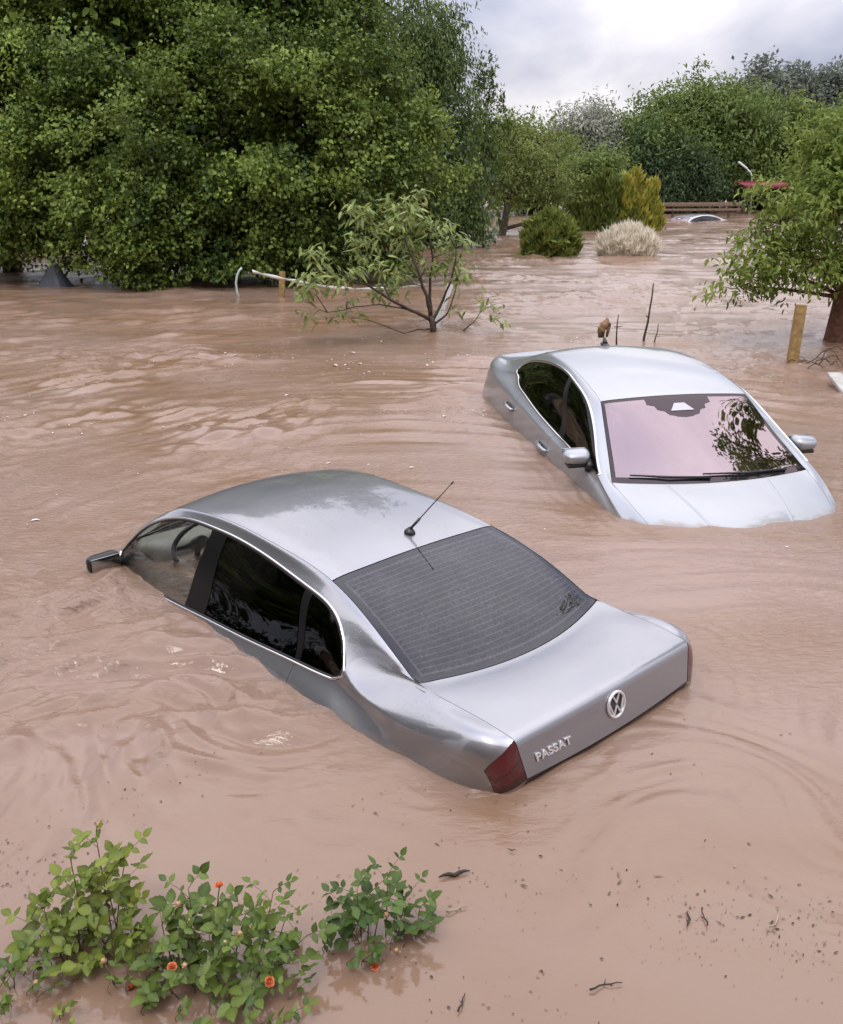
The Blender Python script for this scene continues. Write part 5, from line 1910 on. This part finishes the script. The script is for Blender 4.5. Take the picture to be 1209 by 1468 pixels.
tag(link('barrier_tape', arr_mesh('barrier_tape', V, F), M['white_plastic']), 'white tape strung low from the big left tree to the white board', 'tape')
mb = MB()
mb.tube([aty(u, v, 19.4) for u, v in ((347, 384), (343, 388), (340, 396), (338.5, 406), (340, 418), (345, 432))], .024, 7)
tag(mb.build('hose', M['hose']), 'pale grey hose end curving down into the water left of the ochre stake', 'hose')

# tarp over something, far left
def tarp():
    b = at(82, 409)
    rng = np.random.default_rng(5)
    n, m = 14, 36
    th = np.linspace(0, 2 * np.pi, m, endpoint=False)
    V = []
    for i in range(n):
        t = i / (n - 1)
        sq = 1 / np.maximum(np.abs(np.cos(th + .3)), np.abs(np.sin(th + .3)))
        r = (.03 + .40 * t ** 1.15) * (.75 + .25 * sq) * (1 + .07 * np.sin(th * 5 + 1) * t + .05 * np.sin(th * 9) * t)
        z = .60 - .85 * t - .06 * np.sin(np.pi * t) + .02 * np.sin(th * 3 + t * 6)
        V.append(np.stack([r * np.cos(th) * 1.3 - .04 * (1 - t), r * np.sin(th), z], 1))
    V = np.concatenate(V)
    V = np.concatenate([V, [[-.04, 0, .615]]])
    i = np.arange(n - 1)[:, None] * m; j = np.arange(m)[None]
    F = np.stack([i + j, i + m + j, i + m + (j + 1) % m, i + (j + 1) % m], -1).reshape(-1, 4)
    jj = np.arange(m)
    F3 = np.stack([np.full(m, n * m), jj, (jj + 1) % m], 1)
    o = link('tarpaulin', arr_mesh('tarpaulin', V, [F, F3]), M['tarp'])
    o.location = b
    tag(o, 'dark slate-grey tarpaulin draped to a peak under the leftmost tree', 'tarpaulin')


tarp()

# wooden rail far back
fy = 51.0
fence = thing('wooden_fence', 'low wooden rail fence across the far end of the channel, beside the sunken white car', 'fence', (aty(1000, 300, fy)[0], fy, -.9))
fo_ = np.array(fence.location)
for u in (946, 966, 987, 1004, 1021, 1046):
    a = aty(u, 293.5, fy) - fo_
    mb = MB(); add_rbox(mb, (.15 if u == 1004 else .11, .11, a[2] + .02), .012, (a[0], a[1], (a[2] + .02) / 2), None, 2); mb.build('post', M['wood_dark'], fence, angle=50)
for v, h in ((293.3, .20), (301, .12)):
    a, b = aty(940, v, fy) - fo_, aty(1062, v - .6, fy) - fo_
    mb = MB(); add_rbox(mb, (b[0] - a[0], .05, h), .01, ((a[0] + b[0]) / 2, -.085, (a[2] + b[2]) / 2), rotm(y=-math.atan2(b[2] - a[2], b[0] - a[0])), 2); mb.build('rail', M['wood_brown'], fence, angle=50)

# red roofed shelter and the lamp beside it
ry = 57.0
sh = thing('shelter', 'red corrugated roof of a drowned shelter half hidden by the fruit tree', 'shelter', (aty(1095, 300, ry)[0], ry, -.9))
so = np.array(sh.location)
a, b = aty(1058, 263, ry) - so, aty(1128, 263, ry) - so
nx = 61
xs = np.linspace(a[0], b[0], nx)
zz = .030 * np.sin(np.arange(nx) * np.pi / 2)
V = np.concatenate([np.stack([xs, np.full(nx, yy), a[2] + zz + dz], 1) for yy, dz in ((-1.0, -.06), (1.0, .12), (1.0, .07), (-1.0, -.11))])
i = np.arange(nx - 1)
F = np.concatenate([np.stack([i + k * nx, i + 1 + k * nx, i + 1 + ((k + 1) % 4) * nx, i + ((k + 1) % 4) * nx], 1) for k in range(4)])
link('roof', arr_mesh('roof', V, F, False), M['red_sheet'], sh)
mb = MB(); mb.box(((a[0] + b[0]) / 2, -1.22, a[2] - .16), (b[0] - a[0], .04, .22)); mb.build('fascia_board', M['red_sheet'], sh)
for x in (a[0] + .15, b[0] - .15):
    for y in (-1.05, 1.05):
        mb = MB(); mb.box((x, y, (a[2] - .2) / 2), (.12, .12, a[2] - .2)); mb.build('post', M['wood_dark'], sh)
lamp = thing('street_lamp', 'white lamp arm slanting up to the left above the red roof', 'lamp', (aty(1078, 300, 59)[0], 59, -.9))
lo = np.array(lamp.location)
mb = MB(); mb.tube([(0, 0, 0), aty(1078, 252, 59) - lo, aty(1076, 247, 59) - lo, aty(1070, 241, 59) - lo], [.06, .05, .05, .045], 8); mb.build('pole', M['pale_metal'], lamp)
c0, c1 = aty(1071, 242, 59) - lo, aty(1058.5, 232, 59) - lo
mb = MB(); dlt = c1 - c0
add_rbox(mb, (np.linalg.norm(dlt), .22, .12), .04, (c0 + c1) / 2, rotm(y=-math.atan2(dlt[2], dlt[0])), 2); mb.build('lamp_head', M['white_plastic'], lamp, angle=50)

# a third car far back, almost under
car_c = copy_tree(car_b)
pc = aty(992, 314, 48.5)
car_c.location = (pc[0], pc[1], -1.22)
car_c.rotation_euler = (.03, .05, math.radians(-150))
car_c['label'] = 'pale car almost wholly under water beside the far rail fence'

# sticks in the water behind the light car
def stick(label, pts, r, group=None, name='bare_stick', side=None):
    mb = MB()
    pts = np.array(pts)
    o = pts[0]
    mb.tube(pts - o, np.linspace(r, r * .45, len(pts)), 6)
    for s in side or []:
        mb.tube(np.array(s) - o, [r * .6, r * .3], 5)
    b = mb.build(name, M['twig'])
    b.location = o
    return tag(b, label, 'stick', group)


stick('tall thin bare stick rising from the water behind the light sedan', [aty(u, v, 13.7) for u, v in ((920, 505), (924, 482), (929, 462), (931, 448), (935, 425), (937, 406))], .020, side=[[aty(930, 455, 13.7), aty(926, 452, 13.7)]])
stick('short bare stick with a side twig, right of the rag on the roof', [aty(u, v, 13.5) for u, v in ((884, 500), (884, 482), (885, 465), (887, 451))], .014, side=[[aty(885, 469, 13.5), aty(880, 468, 13.5)], [aty(885, 469, 13.5), aty(893, 467, 13.5)]])
stick('shortest bare stick, just right of the tall one', [aty(u, v, 13.6) for u, v in ((936, 500), (940, 484), (943, 475), (944, 464))], .011)
# limp brown scrap caught on the light car's aerial
scr = MB()
b = aty(864, 484, 9.72)
rng = np.random.default_rng(2)
sh_ = [(862, 484, 5), (862, 474, 7), (866, 466, 7.5), (871, 460, 6), (873, 465, 4.5), (872, 474, 3), (870, 483, 2)]
scr.tube([aty(u, v, 9.70 + .01 * math.sin(k * 2)) - b for k, (u, v, r) in enumerate(sh_)], [r * .0062 for _, _, r in sh_], 8)
scr.tube([aty(u, v, 9.68) - b for u, v in ((857, 468), (862, 472), (866, 478))], [.006, .018, .022], 7)
o = scr.build('plant_scrap', M['dry_leaf']); o.location = b
tag(o, 'limp brown plant scrap caught on the roof aerial of the light sedan', 'debris')

# brambly twigs round the post, right edge
mb = MB()
rng = np.random.default_rng(21)
bo = aty(1165, 522, 12.0); bo[2] = 0
for k in range(11):
    u0 = rng.uniform(1105, 1215); L = rng.uniform(25, 80)
    s = rng.uniform(6, 18)
    y0 = 12.0 + rng.normal() * .3
    vb = 528 - (y0 - 12) * 30
    pts = [aty(u0 + L * t - 20, vb - s * math.sin(math.pi * t) ** .8 + rng.normal() * 1.5, y0 + rng.normal() * .03) - bo for t in np.linspace(0, 1, 9)]
    mb.tube(pts, np.linspace(.007, .0035, 9), 5)
tag(mb.build('bramble', M['twig']), 'tangle of thin dark bramble arching out of the water round the leaning post', 'bramble').location = bo
# pale plank at the right edge
pl = MB()
a, b = aty(1196, 534, 10.9), aty(1240, 588, 9.6)
d = b - a
R = np.stack([unit(d), unit(np.cross([0, 0, 1.0], d)), unit(np.cross(d, np.cross([0, 0, 1.0], d)))], 1)
add_rbox(pl, (np.linalg.norm(d), .16, .05), .008, (0, 0, 0), R, 2)
o = pl.build('plank', M['plank'], angle=50); o.location = (a + b) / 2 + np.array([0, 0, -.02])
tag(o, 'pale plank floating at the right edge of the picture', 'plank')

# ------------------------------------------------------------------ roses in the foreground
M['leaf_rose'] = leaf_mat('leaf_rose', (.036, .074, .010), (.160, .222, .046), .42, .25, spec=.28)
M['leaf_rose_young'] = leaf_mat('leaf_rose_young', (.064, .106, .014), (.240, .290, .052), .42, .3, spec=.28)
M['leaf_rose_dark'] = leaf_mat('leaf_rose_dark', (.024, .056, .009), (.100, .160, .034), .42, .22, spec=.28)
M['rose_stem'] = simple('rose_stem', (.085, .070, .030), .6, noise=.4, nscale=40)
M['rose_orange'] = simple('rose_orange', (.72, .25, .11), .55, noise=.25, nscale=60)
M['rose_pale'] = simple('rose_bud_pale', (.42, .28, .14), .6, noise=.3, nscale=60)
M['calyx'] = simple('calyx', (.10, .15, .04), .6)


def bloom_mesh(name, r, open_=.5, seed=0):
    """A half-open rose: rings of cupped petals."""
    rng = np.random.default_rng(seed)
    mb = MB()
    for ring, (np_, rr, hh, tilt) in enumerate(((3, .35, 1.15, .02), (4, .60, 1.05, .15), (5, .85, .95, .35 + open_ * .3), (5, 1.0, .75, .65 + open_ * .5))):
        for k in range(np_):
            a0 = 2 * np.pi * k / np_ + ring * .6 + rng.normal() * .1
            wdt = 2 * np.pi / np_ * .62
            n, m = 5, 4
            V = []
            for i in range(m):
                t = i / (m - 1)
                for j in range(n):
                    s = (j / (n - 1) - .5) * 2
                    a = a0 + s * wdt * (.55 + .45 * math.sin(math.pi * min(1, t * .8 + .15)))
                    rad = r * rr * (.25 + .75 * math.sin(math.pi / 2 * min(1, t * 1.2))) + r * tilt * t * t * .5
                    z = r * hh * 1.3 * t * (1 - .12 * s * s) - r * .3 * tilt * t * t
                    V.append((rad * math.cos(a), rad * math.sin(a), z))
            F = [(i * n + j, i * n + j + 1, (i + 1) * n + j + 1, (i + 1) * n + j) for i in range(m - 1) for j in range(n - 1)]
            mb.add(V, F)
    return mb.mesh(name)


def bud_mesh(name, r):
    mb = MB()
    mb.sphere((0, 0, r * .9), (r * .8, r * .8, r), 10, 7)
    for k in range(5):
        a = k * 2 * math.pi / 5
        mb.tube([(r * .3 * math.cos(a), r * .3 * math.sin(a), 0), (r * .95 * math.cos(a), r * .95 * math.sin(a), r * .6), (r * 1.15 * math.cos(a), r * 1.15 * math.sin(a), r * 1.3)], [r * .22, r * .2, .0006], 5)
    return mb.mesh(name)


ROSE = [bloom_mesh('rose_bloom', .0115, .1, s) for s in (1, 2)]
for m_ in ROSE: m_.materials.append(M['rose_orange'])
BUD = bud_mesh('rose_bud', .0095); BUD.materials.append(M['rose_pale'])


def rose_bush(label, root_px, tips, mat, seed, leaflet=.040, y_spread=.16, dens=1.0, blooms=(), buds=(), droop_leaves=False, hgt=0.0):
    b = at(*root_px)
    t = thing('rose_bush', label, 'rose bush', (b[0], b[1], -.5), (0, 0, 0))
    O = np.array([b[0], b[1], -.5])
    rng = np.random.default_rng(seed)
    mb = MB(); lv = Leaves(); pts_all = []
    meshes = leaf_meshes('leaf', M[mat], leaflet, leaflet * .66, 7, seed)
    for (u, v, dy) in tips:
        tip = aty(u, v + 16, b[1] + dy) - O
        if tip[2] + O[2] < .015: tip[2] = .015 - O[2]
        st = np.array([rng.normal() * .05, rng.normal() * .05, 0])
        mid = st + (tip - st) * .55 + np.array([0, 0, .10 * np.linalg.norm(tip - st)]) + rng.normal(size=3) * .02
        tt = np.linspace(0, 1, 12)[:, None]
        P = (1 - tt) ** 2 * st + 2 * tt * (1 - tt) * mid + tt ** 2 * tip
        mb.tube(P, np.linspace(.0042, .0015, 12), 6)
        L = np.linalg.norm(np.diff(P, axis=0), axis=1).sum()
        zt = P[:, 2] + O[2]
        nl = max(3, int(L / .046 * dens))
        for k in range(nl):
            f = 1 - (k / nl) * .80
            q = np.array([np.interp(f * 11, range(12), P[:, c]) for c in range(3)])
            if q[2] + O[2] < .012: continue
            ax = unit(P[min(11, int(f * 11) + 1)] - P[max(0, int(f * 11) - 1)])
            a = k * 2.4 + rng.normal() * .5
            side = unit(np.array([math.cos(a), math.sin(a), 0.0]))
            d = unit(side + ax * .45 + np.array([0, 0, rng.normal() * .2 + .05]))
            if k == 0: d = unit(ax * .6 + side * .6 + np.array([0, 0, .1]))
            rl = leaflet * rng.uniform(1.1, 1.9)
            up = unit(np.array([rng.normal() * .32, rng.normal() * .32 - .25, 1.0]))
            e = q + d * rl + np.array([0, 0, -.008])
            mb.tube([q, q + d * rl * .5 + np.array([0, 0, .002]), e], [.0013, .0011, .0008], 4, False)
            s_ = unit(np.cross(up, d))
            sc = rng.uniform(.75, 1.15) * (.72 if k < 2 else 1.0)
            lv.add(e, d, up + rng.normal(size=3) * .1, sc * 1.08)
            for g, ff in ((1, .80), (-1, .80), (1, .35), (-1, .35)):
                if ff < .5 and rng.random() < .25: continue
                lv.add(q + d * rl * ff, unit(d * .45 + s_ * g + np.array([0, 0, -.10])), up + rng.normal(size=3) * .18, sc * (.95 if ff > .5 else .78) * rng.uniform(.85, 1.1))
            pts_all.append(q)
    for (u, v, dy) in blooms:
        c = aty(u, v, b[1] + dy) - O
        j = pts_all[int(np.argmin([np.linalg.norm(c - q) for q in pts_all]))]
        mb.tube([j, (j + c) / 2 + np.array([0, 0, .01]), c], [.0022, .002, .0018], 5)
        o = bpy.data.objects.new('rose_bloom', ROSE[rng.integers(2)]); C.objects.link(o); o.parent = t
        o.location = c; o.rotation_euler = (rng.normal() * .35 + .35, rng.normal() * .3, rng.random() * 6); s = rng.uniform(.85, 1.15); o.scale = (s, s, s)
    for (u, v, dy) in buds:
        c = aty(u, v, b[1] + dy) - O
        j = pts_all[int(np.argmin([np.linalg.norm(c - q) for q in pts_all]))]
        mb.tube([j, (j + c) / 2 + np.array([0, 0, .01]), c], [.002, .0018, .0016], 5)
        o = bpy.data.objects.new('rose_bud', BUD); C.objects.link(o); o.parent = t
        o.location = c; o.rotation_euler = (rng.normal() * .4 + .3, rng.normal() * .4, rng.random() * 6)
    mb.build('stems', M['rose_stem'], t)
    lv.build(t, meshes, rng)
    return t


rose_bush('largest rose bush, bottom left, with several open orange blooms', (300, 1425),
          [(270, 1258, .16), (312, 1285, .15), (392, 1262, .18), (408, 1305, .15), (440, 1325, .1), (352, 1295, .12), (232, 1310, .12), (198, 1332, .1), (250, 1342, .05), (300, 1325, .08), (340, 1340, .06), (382, 1352, .05), (405, 1395, .02),
           (330, 1385, -.02), (280, 1388, 0), (240, 1400, -.03), (182, 1420, 0), (160, 1442, 0), (350, 1425, -.06), (300, 1436, -.08), (252, 1450, -.1), (205, 1455, -.08), (422, 1438, -.02), (412, 1466, -.1), (380, 1405, -.02), (165, 1402, .02),
           (330, 1470, -.14), (270, 1475, -.14), (375, 1460, -.12), (228, 1365, .02), (310, 1360, .02), (360, 1375, 0), (265, 1300, .12)],
          'leaf_rose', 31, .056, dens=.85, blooms=[(315, 1272, .16), (190, 1416, .02), (221, 1389, .03), (385, 1408, -.05), (247, 1388, 0)], buds=[(258, 1298, .13), (273, 1322, .08), (343, 1341, .03), (320, 1356, .02), (262, 1386, -.02), (150, 1381, .05)])
rose_bush('tall yellowish-green rose bush at left with one sprig reaching highest', (140, 1392),
          [(138, 1184, .20), (100, 1210, .18), (180, 1212, .20), (62, 1282, .10), (45, 1300, .08), (110, 1258, .12), (152, 1245, .14), (182, 1290, .10), (92, 1330, .02), (130, 1325, .04), (165, 1345, .02), (122, 1288, .1), (72, 1322, .04), (100, 1300, .08), (160, 1310, .06)],
          'leaf_rose_young', 32, .056, dens=.75, buds=[(140, 1186, .2)])
rose_bush('dark green rose sprig standing apart right of the bushes, one orange bloom low down', (528, 1372),
          [(556, 1238, .14), (512, 1258, .12), (490, 1275, .1), (582, 1272, .12), (602, 1285, .1), (590, 1320, .05), (545, 1290, .08), (472, 1302, .06), (462, 1350, .02), (520, 1385, -.03), (498, 1400, -.04), (560, 1335, .03), (510, 1320, .05), (535, 1345, .02), (530, 1265, .12)],
          'leaf_rose_dark', 33, .052, dens=.9, blooms=[(537, 1386, -.04)], buds=[(555, 1314, .04), (568, 1364, 0)])
rose_bush('rose leaves half drowned at the left edge, lowest of the bushes', (22, 1436),
          [(10, 1392, .05), (42, 1425, .02), (20, 1448, -.02), (58, 1436, 0), (0, 1415, .03), (5, 1462, -.05), (48, 1378, .06), (20, 1372, .07)],
          'leaf_rose', 34, .056, dens=.9, buds=[(49, 1411, .02)])
rose_bush('small rose shoot at the bottom edge between the left edge and the largest bush', (92, 1475),
          [(85, 1440, .03), (98, 1458, .0), (75, 1462, 0)], 'leaf_rose_young', 35, .036, dens=.8)

# ------------------------------------------------------------------ drifting litter
def drift(label, u, v, L, kind, ang, seed):
    rng = np.random.default_rng(seed)
    p = at(u, v)
    z = float(wz(p[0], p[1])[0]) + .004
    mb = MB()
    n = 7
    t = np.linspace(-.5, .5, n)
    c = np.cumsum(rng.normal(size=n)) * .04 * L
    pts = np.stack([t * L * math.cos(ang) - c * math.sin(ang), t * L * math.sin(ang) + c * math.cos(ang), .003 + .006 * np.abs(np.sin(t * 5))], 1)
    if kind == 'leaf':
        mb.tube(pts * np.array([1, 1, 1]), np.sin(np.linspace(.25, 2.9, n)) * L * .065, 6)
        mb.V[-1][:, 2] = mb.V[-1][:, 2] * .35 + .003
    else:
        mb.tube(pts, np.linspace(.0032, .0016, n), 5)
        k = n // 2
        mb.tube([pts[k], pts[k] + np.array([math.cos(ang + 1), math.sin(ang + 1), .1]) * L * .18], [.002, .001], 4)
    o = mb.build('floating_twig' if kind != 'leaf' else 'floating_leaf', M['twig'] if kind != 'straw' else M['straw'])
    o.location = (p[0], p[1], z)
    return tag(o, label, 'twig' if kind != 'leaf' else 'leaf')


drift('long dark curled leaf floating right of the dark green rose sprig', 652, 1257, .12, 'leaf', .25, 1)
drift('stubby dark twig floating upright-looking at lower right, darkest of the drift', 985, 1320, .07, 'leaf', 1.35, 2)
drift('thin twig floating beside the stubby dark one', 1009, 1318, .07, 'twig', 1.75, 3)
drift('twig cluster floating at the bottom, right of centre', 868, 1416, .11, 'twig', .25, 4)
drift('pale straw floating near the bottom middle', 654, 1305, .08, 'straw', .35, 5)
drift('slanting straw floating at lower right near the edge', 1112, 1328, .10, 'straw', .75, 6)
drift('small dark leaf floating below the tail light', 733, 1220, .035, 'leaf', .1, 8)
drift('thin twig floating at the bottom left of the drift, near the largest rose bush', 661, 1440, .07, 'twig', 1.2, 9)


def litter():
    """Countless specks of bark, seed and leaf on the quiet water in front, thicker along the drift lines."""
    rng = np.random.default_rng(77)
    n = 26000
    x = rng.uniform(-2.4, 3.4, n); y = 1.7 + rng.random(n) ** 1.2 * 2.6
    dens = .22 + 1.1 * perlin(x * 1.3 + y * .8, y * 2.2 - x * .5, 91) + .5 * perlin(x * 4, y * 4, 92)
    # drift line running down from the swirl behind the boot
    dens = dens * .55 + .8 * np.exp(-((y - (2.55 + .10 * np.sin(x * 2.4) - .10 * x)) / .16) ** 2) + .55 * np.exp(-((y - (2.16 + .16 * x)) / .10) ** 2) * (x > .0)
    dens *= np.clip((4.2 - y) / 1.2, 0, 1)
    ok = rng.random(n) < np.clip(dens, 0, 1.2) ** 1.7 * .62
    for loc, yaw, hx, hy in (((-.654, 5.268), 2.300, 2.30, .80),):
        ok &= hull_dist(x, y, loc, yaw, hx, hy)[0] > .05
    x, y = x[ok], y[ok]
    n = len(x)
    z = wz(x, y) + .003
    L = np.exp(rng.normal(math.log(.0068), .6, n)); W = np.minimum(L * rng.uniform(.15, .6, n), .008)
    a = rng.normal(.4, .9, n)
    d = np.stack([np.cos(a), np.sin(a), rng.normal(size=n) * .05], 1)
    V, F = leaf_arrays(np.stack([x, y, z], 1), d, np.tile([0, 0, 1.0], (n, 1)), L, W, .3, -.05, 'dia')
    me = arr_mesh('floating_litter', V, F, False, None, np.repeat(np.clip(rng.normal(.3, .25, n), 0, 1), 4))
    link('floating_litter', me, M['litter'], None, 'stuff')


def foam():
    """Scraps of froth and pale seed riding on the current between the trees and the cars."""
    rng = np.random.default_rng(78)
    n = 5000
    x = rng.uniform(-5, 4.5, n); y = rng.uniform(5.5, 14.5, n)
    dn = perlin(x * .7 + 3, y * .7, 95) + .6 * perlin(x * 2.2, y * 2.2, 96)
    ok = rng.random(n) < np.clip(dn - .15, 0, 1) * .55
    for loc, yaw, hx, hy in (((-.654, 5.268), 2.300, 2.35, .9), ((1.9933, 8.2658), -1.3852, 2.5, 1.0)):
        ok &= hull_dist(x, y, loc, yaw, hx, hy)[0] > .05
    x, y = x[ok], y[ok]; n = len(x)
    L = np.exp(rng.normal(math.log(.022), .5, n)); a = rng.normal(.3, .6, n)
    V, F = leaf_arrays(np.stack([x, y, wz(x, y) + .005], 1), np.stack([np.cos(a), np.sin(a), 0 * a], 1), np.tile([0, 0, 1.0], (n, 1)), L, L * rng.uniform(.3, .8, n), .25, -.02, 'hex')
    link('floating_foam', arr_mesh('floating_foam', V, F, True, None, np.full(len(V), .9)), M['foam'], None, 'stuff')


M['foam'] = leaf_mat('foam', (.5, .42, .38), (.72, .64, .60), .7, 0.0)
foam()
M['litter'] = leaf_mat('litter', (.035, .026, .022), (.30, .22, .16), .8, 0.0)
litter()
